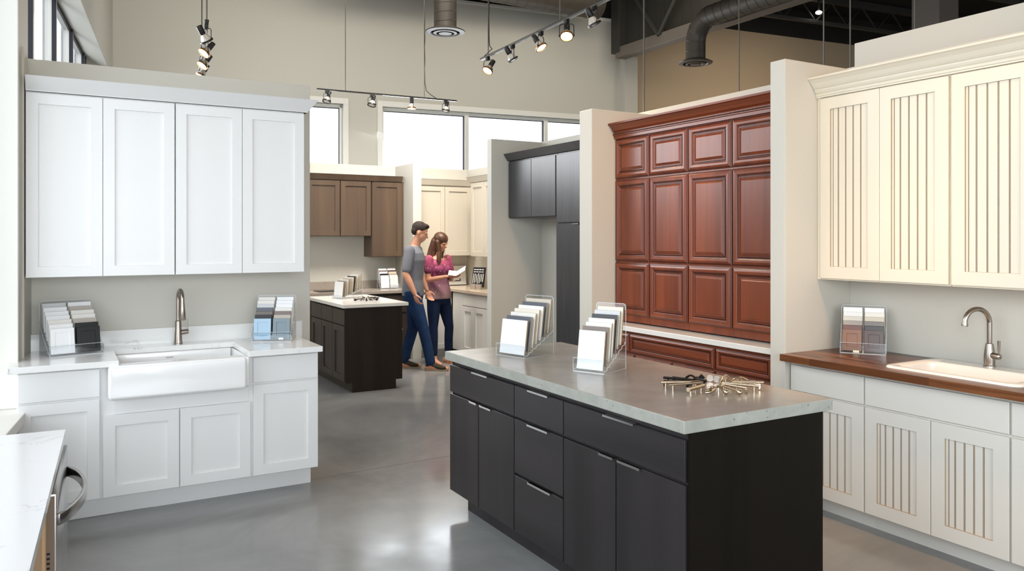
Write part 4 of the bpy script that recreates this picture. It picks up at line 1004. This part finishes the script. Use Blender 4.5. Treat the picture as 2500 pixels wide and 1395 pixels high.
# ------------------------------------------------------------------ track lights
def CV(a, b, c): return (RV*a + FV*b + Vector((0, 0, c))).normalized()
def track(label, p0, p1, heads, cables, zc=6.2, cord=None):
    p0 = Vector(p0); p1 = Vector(p1); d = (p1-p0); Ln = d.length; d.normalize(); ang = math.atan2(d.y, d.x)
    t = thing('track_light', label, 'track light', p0, ang)
    k = MB(); k.box(0, Ln, -.017, .017, -.009, .009); build('track', k, M['track'], t, bevel=.0015)
    k = MB(); k.box(0, Ln, -.0185, -.0172, -.003, .0005); k.box(0, Ln, -.008, -.004, -.0105, -.0091); k.box(0, Ln, .004, .008, -.0105, -.0091); build('contact_rail', k, M['chrome'], t)
    inv = Matrix.Rotation(-ang, 4, 'Z')
    for s, aim, on in heads:
        a = inv @ aim; a3 = Vector(a)
        piv = Vector((s, 0, -.145))
        qa = a3.to_track_quat('Z', 'Y').to_matrix().to_4x4()
        X = Matrix.Translation(piv) @ qa
        # reflector bowl + socket (z axis = aim direction)
        k = MB().lathe([(.0, -.135), (.024, -.135), (.026, -.128), (.026, -.062), (.022, -.056)], 20, 0)
        k.lathe([(.022, -.056), (.030, -.045), (.046, -.010), (.049, .0)], 24, 1)
        k.lathe([(.049, -.004), (.057, -.004), (.058, .012), (.050, .014), (.047, .006)], 28, 2)
        k.xf(X)
        h = build('lamp_head', k, [M['track'], M['bulb_off'], M['lit_rim'] if on else M['track']], t, smooth=True)
        f = MB().lathe([(.0, .012), (.02, .0115), (.038, .009), (.0475, .005)], 24).xf(X)
        build('lens', f, M['bulb_on'] if on else M['bulb_off'], h, smooth=True)
        y = MB(); side = a3.cross(Vector((0, 0, 1)))
        side = side.normalized() if side.length > .1 else Vector((0, 1, 0))
        pts = [piv+side*.062, piv+side*.062+Vector((0, 0, .085)), piv+side*.045+Vector((0, 0, .10)), piv-side*.045+Vector((0, 0, .10)), piv-side*.062+Vector((0, 0, .085)), piv-side*.062]
        for i in range(5): y.tube([pts[i], pts[i+1]], .0038, 6)
        y.tube([pts[0]-side*.006, pts[0]+side*.006], .008, 8); y.tube([pts[5]-side*.006, pts[5]+side*.006], .008, 8)
        build('yoke', y, M['track'], h, smooth=True)
        c_ = MB().box(s-.022, s+.022, -.016, .016, -.042, -.009); c_.tube([(s, 0, -.042), (s, 0, -.05)], .010, 10)
        build('connector', c_, M['track'], h, bevel=.002)
        if on:
            l = bpy.data.lights.new('spot_lamp', 'SPOT'); l.energy = on; l.color = (1, .78, .5); l.spot_size = R(75); l.spot_blend = .7; l.shadow_soft_size = .04
            lo = bpy.data.objects.new('spot_lamp', l); COL.objects.link(lo); lo.parent = t
            lo.location = piv + a3*.03; lo.rotation_euler = a3.to_track_quat('-Z', 'Y').to_euler()
    for s in cables:
        build('cable', MB().tube([(s, 0, .0), (s, 0, zc-p0.z)], .006, 8), M['cable'], t, smooth=True)
    if cord:
        s0, s1 = cord; z = .0
        pts = [(s0+.008, .004, zc-p0.z)] + [(s0+.008+.004*math.sin(i*2.1), .004, .9-.1*i) for i in range(8)] + [(s0+.03, 0, .10), (s0+.09, 0, .055), (s1, 0, .012)]
        build('cord', MB().tube(pts, .005, 8), M['track'], t, smooth=True)
    return t
track('black track light with four heads hanging before the far windows', (2.832, 9.847, 3.5), (4.75, 9.757, 3.5),
      [(.13, CV(-.2, -.3, -.9), 0), (.72, CV(-.15, -.3, -.9), 0), (1.27, CV(0, -.1, -1), 14), (1.76, CV(-.15, -.2, -.9), 0)], [.37, 1.45], cord=(1.45, 1.62))
track('black track light with lit heads running up toward top centre', (3.868, 7.348, 3.5), (3.72, 4.2, 3.5),
      [(.16, CV(-.42, -.42, -.8), 25), (.72, CV(.5, .1, -.85), 0), (1.28, CV(.5, -.25, -.8), 25), (1.73, CV(-.05, -.55, -.8), 40), (2.16, CV(.42, .1, -.85), 0)], [.17, 1.62, 2.9], cord=(.17, .05))
track('black track light seen end-on above the white cabinets, two heads lit', (1.117, 7.219, 3.5), (1.39, 9.45, 3.5),
      [(.12, CV(.3, .5, -.8), 0), (.62, CV(-.42, -.5, -.75), 15), (1.2, CV(-.42, -.5, -.8), 15), (1.75, CV(-.4, -.3, -.85), 15)], [.03, 1.55])
# single rods hanging into the booths behind
for i, (x, y, zb) in enumerate(((5.30, 5.10, 2.9), (5.00, 3.96, 2.66), (5.20, 3.88, 2.66), (5.60, 3.62, 2.9), (4.62, 5.60, 2.5), (6.9, 3.0, 3.2))):
    o = build('hanging_rod', MB().tube([(x, y, zb), (x, y, 6.2)], .0055 if i != 4 else .007, 8), M['cable'], smooth=True)
    tag(o, ['thin hanging rod above the cherry cabinets', 'thinner hanging rod just behind the near divider', 'hanging rod between near divider and cream cabinets', 'hanging rod behind the top of the cream display wall',
            'wavy black wire hanging behind the middle divider', 'short hanging rod at the upper right corner'][i], 'rod', 'rods hanging from the roof')

# ------------------------------------------------------------------ spiral ducts with round diffusers
def duct(label, path, r, flange, ribs):
    t = thing('air_duct', label, 'duct', path[-1]); o0 = Vector(path[-1])
    P = [Vector(p)-o0 for p in path]
    build('pipe', MB().tube(P, r, 40, caps=False), M['duct'], t, smooth=True)
    k = MB(); acc = 0
    for i in range(len(P)-1):
        d = P[i+1]-P[i]; l = d.length; d.normalize(); s = 0
        while acc < l:
            c = P[i]+d*acc; a = d.orthogonal().normalized(); b = d.cross(a)
            tilt = .04
            pts = [c + a*math.cos(2*PI*j/28)*(r+.001) + b*math.sin(2*PI*j/28)*(r+.001) + d*tilt*math.cos(2*PI*j/28) for j in range(29)]
            k.tube(pts, .0045, 6, caps=False); acc += ribs
        acc -= l
    build('spiral_seam', k, M['duct'], t, smooth=True)
    F_ = flange
    k = MB().lathe([(r*.98, .16), (r*1.0, .05), (F_*.72, .035), (F_, .0), (F_*.98, -.012), (F_*.74, -.02), (F_*.70, .0)], 48)
    build('diffuser_rim', k, M['duct'], t, smooth=True)
    k = MB().lathe([(F_*.55, .01), (F_*.60, -.024), (F_*.46, -.03), (F_*.42, .0)], 40); k.lathe([(F_*.28, .0), (F_*.33, -.032), (F_*.20, -.036), (.0, -.034)], 40)
    build('diffuser_cone', k, M['duct'], t, smooth=True)
    build('diffuser_core', MB().lathe([(0, .02), (F_*.72, .02)], 40), M['black'], t)
    return t
def bend(p, d0, d1, rad, n=8):
    """points of a quarter bend that starts at p heading d0 and ends heading d1"""
    p = Vector(p); d0 = Vector(d0); d1 = Vector(d1); c = p + d1*rad
    return [c - d1*rad*math.cos(R(90*i/n)) + d0*rad*math.sin(R(90*i/n)) for i in range(n+1)]
z1 = 4.34
A = (4.46, 9.50, z1)
pp = [Vector((13.4, 8.45, 5.10)), Vector((4.86, 9.46, 5.10))] 
dl = (pp[1]-pp[0]).normalized()
bb = bend(pp[1], dl, Vector((0, 0, -1)), .40)
xx = bb[-1]
duct('dark spiral duct dropping to a round diffuser, top centre', [Vector((4.46, 9.50, 6.19)), Vector((4.46, 9.50, 5.2)), Vector((4.46, 9.50, 4.36))], .150, .265, .12)
t = thing('air_duct', 'wide horizontal spiral duct with a closed end, under the roof at top centre', 'duct', (7.75, 10.6, 5.49))
build('pipe', MB().tube([(-4.6, 0, 0), (0, 0, 0)], .245, 40, caps=False), M['duct'], t, smooth=True)
build('end_cap', MB().lathe([(0, .012), (.235, .012), (.252, .006), (.252, -.03), (.245, -.03)], 40).xf(Matrix.Rotation(R(90), 4, 'Y')), M['duct'], t, smooth=True)
k = MB()
for i in range(26):
    x = -4.5+i*.172; k.tube([(x+.03*math.cos(2*PI*j/28), .246*math.cos(2*PI*j/28), .246*math.sin(2*PI*j/28)) for j in range(29)], .005, 6, caps=False)
build('spiral_seam', k, M['duct'], t, smooth=True)
d2 = Vector((0, 1, 0))
st = Vector((8.02, 1.5, 4.775)); en = Vector((8.02, 8.22, 4.775))
bb = bend(en, d2, Vector((0, 0, -1)), .34)
duct('dark spiral duct bending down to a round diffuser above the cherry cabinets', [st] + bb + [Vector((bb[-1].x, bb[-1].y, 4.16))], .142, .245, .15)
# sprinkler lamp far right
t = thing('ceiling_spot', 'tiny bright lamp on a bracket in the dark roof, upper right', 'lamp', B(11.9, 1.0, 5.86))
build('bracket', MB().tube([(0, 0, 0), (0, 0, .34)], .02, 8), M['dark_steel'], t); build('bulb', MB().ell((0, 0, -.02), (.06, .06, .035), 12), emit('white_lamp', (1, 1, .97), 6), t, smooth=True)

# ------------------------------------------------------------------ people
def organic(name, mb, mat, parent, voxel=.007, smooth_it=4, fac=.5):
    """many overlapping volumes fused into one continuous skin"""
    o = build(name, mb, mat, parent)
    r = o.modifiers.new('r', 'REMESH'); r.mode = 'VOXEL'; r.voxel_size = voxel; r.use_smooth_shade = True
    s = o.modifiers.new('s', 'SMOOTH'); s.factor = fac; s.iterations = smooth_it
    dg = bpy.context.evaluated_depsgraph_get(); dg.update()
    me = bpy.data.meshes.new_from_object(o.evaluated_get(dg)); old = o.data
    o.modifiers.clear(); o.data = me; bpy.data.meshes.remove(old)
    for p in me.polygons: p.use_smooth = True
    if not me.materials: me.materials.append(mat)
    return o
def limb(k, pts, rads, n=16):
    """tapered limb with rounded joints, resampled with a smooth curve between joints"""
    P = [Vector(p) for p in pts]; Q = []; RR = []
    for i in range(len(P)-1):
        for j in range(6):
            u = j/6; Q.append(P[i].lerp(P[i+1], u)); RR.append(rads[i]*(1-u)+rads[i+1]*u)
    Q.append(P[-1]); RR.append(rads[-1])
    k.tube(Q, RR, n)
    for p, r in zip(P, rads): k.ell(p, (r, r, r), 14)
    return k
def hand(k, wrist, d, palm_n, side, curl=.5, s=1.0):
    """palm plus five tapering fingers; d = pointing direction, palm_n = palm normal, side = towards the thumb"""
    w = Vector(wrist); d = Vector(d).normalized(); n = Vector(palm_n).normalized(); t = Vector(side).normalized()
    rot = Matrix((t, n, d)).transposed()
    k.ell(w+d*.045*s, (.040*s, .017*s, .052*s), 14, rot=rot)
    for i, (off, ln) in enumerate(((.030, .070), (.010, .078), (-.010, .072), (-.029, .056))):
        a = w + d*.082*s + t*off*s
        b = a + (d*math.cos(curl*.5)+n*math.sin(curl*.5))*ln*.45*s
        c = b + (d*math.cos(curl*1.4)+n*math.sin(curl*1.4))*ln*.33*s
        e = c + (d*math.cos(curl*2.1)+n*math.sin(curl*2.1))*ln*.25*s
        limb(k, [a, b, c, e], [.0105*s, .0095*s, .0085*s, .0072*s], 8)
    a = w + d*.025*s + t*.032*s; b = a + (t*.7+d*.7+n*.3)*.036*s; c = b + (t*.15+d*.9+n*.4)*.030*s
    limb(k, [a, b, c], [.0135*s, .0115*s, .009*s], 8)
def head(k, c, fwd, tilt=0, s=1.0):
    """skull, jaw, nose, lips, ears; returns face frame. fwd = horizontal facing direction"""
    f = Vector(fwd).normalized(); up = Vector((0, 0, 1)); r = f.cross(up).normalized()
    q = Matrix.Rotation(-tilt, 3, r); f = q @ f; up = q @ up
    rot = Matrix((r, f, up)).transposed(); c = Vector(c)
    L_ = lambda x, y, z: c + (r*x + f*y + up*z)*s
    k.ell(L_(0, -.012, .030), (.076*s, .096*s, .088*s), 24, rot=rot)
    k.ell(L_(0, .022, -.030), (.062*s, .068*s, .085*s), 20, rot=rot)
    k.ell(L_(0, .058, -.090), (.030*s, .026*s, .022*s), 14, rot=rot)
    k.ell(L_(0, .072, .012), (.050*s, .020*s, .014*s), 14, rot=rot)
    k.ell(L_(0, .078, -.030), (.036*s, .018*s, .030*s), 14, rot=rot)
    limb(k, [L_(0, .088, .004), L_(0, .108, -.030)], [.009*s, .014*s], 10)
    k.ell(L_(0, .090, -.060), (.024*s, .010*s, .007*s), 12, rot=rot); k.ell(L_(0, .087, -.071), (.020*s, .010*s, .007*s), 12, rot=rot)
    for sx in (-1, 1): k.ell(L_(sx*.076, -.010, -.010), (.009*s, .020*s, .032*s), 12, rot=rot)
    return L_, rot, f, up, r
def foot(k, ankle, d, ln=.25, h=.055, w=.045):
    a = Vector(ankle); d = Vector(d).normalized(); z0 = a.z
    g = lambda u, z: Vector((a.x+d.x*u, a.y+d.y*u, z))
    limb(k, [g(-.045, h*.75), g(.04, h*.80), g(ln*.55, h*.62), g(ln*.78, h*.5)], [h*.72, h*.78, h*.60, h*.48], 14)
    limb(k, [g(0, z0), g(-.005, h*.9)], [.042, .045], 12)

def add_shoe(parent, ankle, d, mat, solemat, ln=.26, name='shoe'):
    k = MB(); a = Vector(ankle); d = Vector(d).normalized()
    side = Vector((-d.y, d.x, 0))
    g = lambda u, v, z: Vector((a.x+d.x*u+side.x*v, a.y+d.y*u+side.y*v, z))
    rings = []
    for u, hw, hh in ((-.075, .022, .05), (-.055, .036, .085), (0, .041, .092), (.05, .043, .08), (.10, .047, .062), (.14, .048, .052), (.175, .040, .044), (.195, .022, .034)):
        rings.append([g(u, hw*math.cos(t*2*PI/16), .014 + hh*.5*(1+math.sin(t*2*PI/16))) for t in range(16)])
    vs = [p for q in rings for p in q]; fs = [[i*16+j, i*16+(j+1) % 16, (i+1)*16+(j+1) % 16, (i+1)*16+j] for i in range(len(rings)-1) for j in range(16)]
    fs += [list(range(16)), [(len(rings)-1)*16+j for j in range(16)][::-1]]
    k.add(vs, fs); o = organic(name, k, mat, parent, .006, 3)
    k = MB(); out = []
    for u, hw in ((-.082, .018), (-.06, .036), (0, .040), (.07, .044), (.14, .050), (.18, .040), (.20, .020)): out.append((u, hw))
    poly = [g(u, hw, 0) for u, hw in out] + [g(u, -hw, 0) for u, hw in reversed(out)]
    n = len(poly); k.add([(p.x, p.y, .001) for p in poly] + [(p.x, p.y, .020) for p in poly], [[i, (i+1) % n, (i+1) % n+n, i+n] for i in range(n)] + [list(range(n))[::-1], [i+n for i in range(n)]])
    build('sole', k, solemat, o)
    return o

# --- man: walking to the right, head bowed to the woman ---------------------
man = thing('person', 'man in grey t-shirt and blue jeans walking, head turned down to the right', 'person', (3.775, 8.97, 0), R(-30))
man.rotation_euler = (0, 0, R(-30))
k = MB()
hipN, hipF = Vector((0, -.085, .93)), Vector((.01, .085, .93))
kneeN, ankN = Vector((.14, -.10, .50)), Vector((.235, -.10, .085))      # near leg leads
kneeF, ankF = Vector((-.01, .09, .50)), Vector((-.125, .09, .09))       # far leg trails
shN, shF, neck = Vector((-.02, -.185, 1.46)), Vector((.03, .185, 1.46)), Vector((.03, 0, 1.52))
elN, wrN = Vector((-.055, -.245, 1.18)), Vector((.055, -.25, .945))
elF, wrF = Vector((.05, .25, 1.18)), Vector((.15, .20, .96))
# trunk
k.loft([(0, 0, .84, .10, .15), (0, 0, .95, .115, .165), (0, 0, 1.06, .105, .145), (.005, 0, 1.20, .115, .155), (.01, 0, 1.34, .125, .175), (.01, 0, 1.43, .11, .17), (.015, 0, 1.49, .07, .10), (.02, 0, 1.52, .055, .06)])
limb(k, [(.02, 0, 1.48), (.055, -.005, 1.60)], [.060, .056])
for a, b, c in ((hipN, kneeN, ankN), (hipF, kneeF, ankF)): limb(k, [a, b, c], [.088, .056, .038])
for a, b, c in ((shN, elN, wrN), (shF, elF, wrF)): limb(k, [a, a.lerp(b, .4), b, b.lerp(c, .35), c], [.056, .052, .040, .041, .027])
hand(k, wrN, (.28, -.02, -1), (.9, .35, .2), (.6, -.7, .1), .55)
hand(k, wrF, (.35, 0, -1), (.6, -.8, .1), (.9, .5, .1), .5)
foot(k, ankN, (1, -.12, 0)); foot(k, ankF, (1, .0, 0))
Lm, rot, f_, up_, r_ = head(k, (.088, -.01, 1.685), (1, .10, 0), R(22), 1.0)
organic('body', k, M['skin'], man, .0065, 3)
for sx in (-1, 1):
    build('eye', MB().ell(Lm(sx*.030, .080, -.006), (.011, .006, .005), 10, rot=rot), M['eye'], man, smooth=True)
    build('eyebrow', MB().ell(Lm(sx*.030, .090, .014), (.017, .005, .004), 10, rot=rot), M['hair_dark'], man, smooth=True)
k = MB(); k.ell(Lm(0, -.022, .046), (.083, .098, .083), 24, rot=rot); k.ell(Lm(0, -.060, .0), (.072, .052, .062), 18, rot=rot); k.ell(Lm(0, .040, .094), (.062, .046, .030), 16, rot=rot)
organic('hair', k, M['hair_dark'], man, .006, 3)
k = MB().loft([(0, 0, .905, .135, .180), (0, 0, 1.0, .132, .176), (0, 0, 1.10, .122, .165), (.005, 0, 1.22, .128, .170), (.01, 0, 1.34, .138, .188), (.01, 0, 1.43, .122, .182), (.015, 0, 1.485, .082, .115), (.02, 0, 1.515, .068, .075)])
limb(k, [shN, shN.lerp(elN, .42), shN.lerp(elN, .80)], [.068, .066, .060]); limb(k, [shF, shF.lerp(elF, .42), shF.lerp(elF, .80)], [.068, .066, .060])
organic('t_shirt', k, M['tshirt'], man, .0075, 4)
k = MB().loft([(0, 0, .83, .115, .160), (0, 0, .90, .127, .176), (0, 0, .955, .125, .174)])
limb(k, [hipN, hipN.lerp(kneeN, .5), kneeN, kneeN.lerp(ankN, .5), ankN+Vector((-.01, 0, .02))], [.104, .090, .070, .064, .060])
limb(k, [hipF, hipF.lerp(kneeF, .5), kneeF, kneeF.lerp(ankF, .5), ankF+Vector((.0, 0, .015))], [.104, .090, .070, .064, .060])
organic('jeans', k, M['denim'], man, .0075, 4)
add_shoe(man, ankN, (1, -.12, 0), M['shoe'], M['sole']); add_shoe(man, ankF, (1, 0, 0), M['shoe'], M['sole'])

# --- woman: standing three-quarter right, reading a brochure ------------------
wom = thing('person', 'woman with long auburn hair, rose blouse and dark jeans, reading a brochure', 'person', (4.225, 9.205, 0), R(-30))
k = MB(); fw = Vector((.72, -.70, 0)); sd = Vector((.70, .72, 0))      # facing, and toward her left
ctr = Vector((0, 0, 0))
hR, hL = ctr - sd*.075 + Vector((0, 0, .86)), ctr + sd*.075 + Vector((0, 0, .86))
kR, aR = Vector((-.055, -.10, .47)), Vector((-.045, -.10, .09))
kL, aL = Vector((.135, .03, .47)), Vector((.115, .06, .09))
sR, sL = ctr - sd*.155 + Vector((0, 0, 1.345)), ctr + sd*.155 + Vector((0, 0, 1.345))
eR = sR + Vector((-.005, -.05, -.265)); wR_ = Vector((.125, -.235, 1.130))
eL = sL + Vector((.045, .0, -.265)); wL_ = Vector((.185, -.140, 1.120))
yaw = math.atan2(fw.y, fw.x)
k.loft([(0, 0, .78, .095, .145, yaw), (0, 0, .88, .105, .160, yaw), (0, 0, .98, .085, .125, yaw), (0, 0, 1.05, .082, .118, yaw), (.005, -.005, 1.18, .100, .135, yaw), (.005, -.005, 1.29, .092, .145, yaw), (0, 0, 1.36, .06, .10, yaw), (.0, 0, 1.39, .045, .05, yaw)])
for q in (-1, 1): k.ell(fw*.075 + sd*.058*q + Vector((0, 0, 1.205)), (.055, .055, .055), 14)
limb(k, [(0, 0, 1.36), (.018, -.012, 1.48)], [.048, .044])
for a, b, c in ((hR, kR, aR), (hL, kL, aL)): limb(k, [a, b, c], [.082, .050, .033])
for a, b, c in ((sR, eR, wR_), (sL, eL, wL_)): limb(k, [a, a.lerp(b, .4), b, b.lerp(c, .4), c], [.043, .041, .033, .032, .022])
hand(k, wR_, (.85, .10, .05), (-.1, .2, 1), (.2, .9, .1), .35, .9)
hand(k, wL_, (.75, -.35, .05), (-.2, -.2, 1), (-.2, -.9, .1), .45, .9)
foot(k, aR, (.55, -.8, 0), .22, .05); foot(k, aL, (.75, -.6, 0), .22, .05)
Lw, rot, f_, up_, r_ = head(k, (.034, -.022, 1.560), (.86, -.5, 0), R(24), .93)
organic('body', k, M['skin'], wom, .0062, 3)
for sx in (-1, 1):
    build('eye', MB().ell(Lw(sx*.030, .080, -.006), (.011, .006, .005), 10, rot=rot), M['eye'], wom, smooth=True)
    build('eyebrow', MB().ell(Lw(sx*.030, .090, .014), (.017, .004, .003), 10, rot=rot), M['hair_auburn'], wom, smooth=True)
k = MB(); k.ell(Lw(0, -.020, .046), (.086, .100, .082), 24, rot=rot); k.ell(Lw(0, -.050, -.02), (.082, .065, .09), 18, rot=rot)
b0 = Lw(0, -.060, -.02)
limb(k, [b0, b0+Vector((-.045, .02, -.12)), b0+Vector((-.085, .01, -.24)), b0+Vector((-.09, -.01, -.34))], [.080, .078, .064, .030])
b1 = Lw(-.070, .0, .0); limb(k, [b1, b1+Vector((-.035, -.03, -.12)), b1+Vector((-.045, -.055, -.24)), b1+Vector((-.03, -.075, -.33))], [.035, .042, .036, .014])
b2 = Lw(.075, .0, .0); limb(k, [b2, b2+Vector((.02, .01, -.12)), b2+Vector((.015, -.02, -.24)), b2+Vector((.01, -.04, -.30))], [.032, .034, .030, .012])
organic('hair', k, M['hair_auburn'], wom, .0062, 3)
k = MB().loft([(0, 0, .835, .138, .190, yaw), (0, 0, .92, .130, .182, yaw), (0, 0, 1.02, .110, .155, yaw), (0, 0, 1.10, .108, .148, yaw), (.005, -.005, 1.19, .118, .155, yaw), (.005, -.005, 1.28, .106, .160, yaw), (0, 0, 1.335, .075, .125, yaw), (0, 0, 1.350, .060, .10, yaw)])
for q in (-1, 1): k.ell(fw*.075 + sd*.058*q + Vector((0, 0, 1.205)), (.068, .068, .066), 14)
limb(k, [sR, sR.lerp(eR, .55)], [.054, .058]); limb(k, [sL, sL.lerp(eL, .55)], [.054, .058])
organic('blouse', k, M['blouse'], wom, .0075, 4)
k = MB().loft([(0, 0, .77, .105, .152, yaw), (0, 0, .86, .116, .170, yaw), (0, 0, .93, .108, .155, yaw)])
limb(k, [hR, hR.lerp(kR, .5), kR, kR.lerp(aR, .35), aR+Vector((0, 0, .05))], [.094, .082, .058, .056, .043])
limb(k, [hL, hL.lerp(kL, .5), kL, kL.lerp(aL, .35), aL+Vector((0, 0, .05))], [.094, .082, .058, .056, .043])
organic('jeans', k, M['denim_dark'], wom, .0075, 4)
for a_, d_ in ((aR, (.55, -.8, 0)), (aL, (.75, -.6, 0))):
    d_ = Vector(d_).normalized(); s_ = Vector((-d_.y, d_.x, 0)); k = MB()
    out = ((-.062, .02), (-.04, .034), (.04, .038), (.11, .044), (.15, .036), (.172, .016))
    P_ = [a_+d_*u+s_*h for u, h in out] + [a_+d_*u-s_*h for u, h in reversed(out)]; n = len(P_)
    k.add([(p.x, p.y, .001) for p in P_] + [(p.x, p.y, .013) for p in P_], [[i, (i+1) % n, (i+1) % n+n, i+n] for i in range(n)] + [list(range(n))[::-1], [i+n for i in range(n)]])
    for u in (.05, .10):
        c_ = a_+d_*u; k.tube([Vector((c_.x, c_.y, 0))+s_*.044*math.cos(R(i*18))+Vector((0, 0, .012+(.060-u*.18)*math.sin(R(i*18)))) for i in range(11)], .006, 6)
    build('sandal', k, M['sandal'], wom, smooth=True)
wom.rotation_euler = (0, 0, R(-30))
# the brochure she holds
mw = Matrix.Translation((4.225, 9.205, 0)) @ Matrix.Rotation(R(-30), 4, 'Z')
t = thing('brochure', 'open folded brochure held by the woman in both hands', 'brochure', mw @ Vector((.245, -.20, 1.165)), R(-36))
q = Euler((R(18), R(-18), 0)).to_matrix().to_4x4()
k = MB().box(0, .135, -.09, .09, -.001, .001); k.xf(Matrix.Rotation(R(-14), 4, 'Y')); k.xf(q); build('page', k, M['paper'], t)
k = MB().box(-.10, 0, -.09, .09, -.001, .001); k.xf(Matrix.Rotation(R(26), 4, 'Y')); k.xf(q); build('page', k, M['paper'], t)
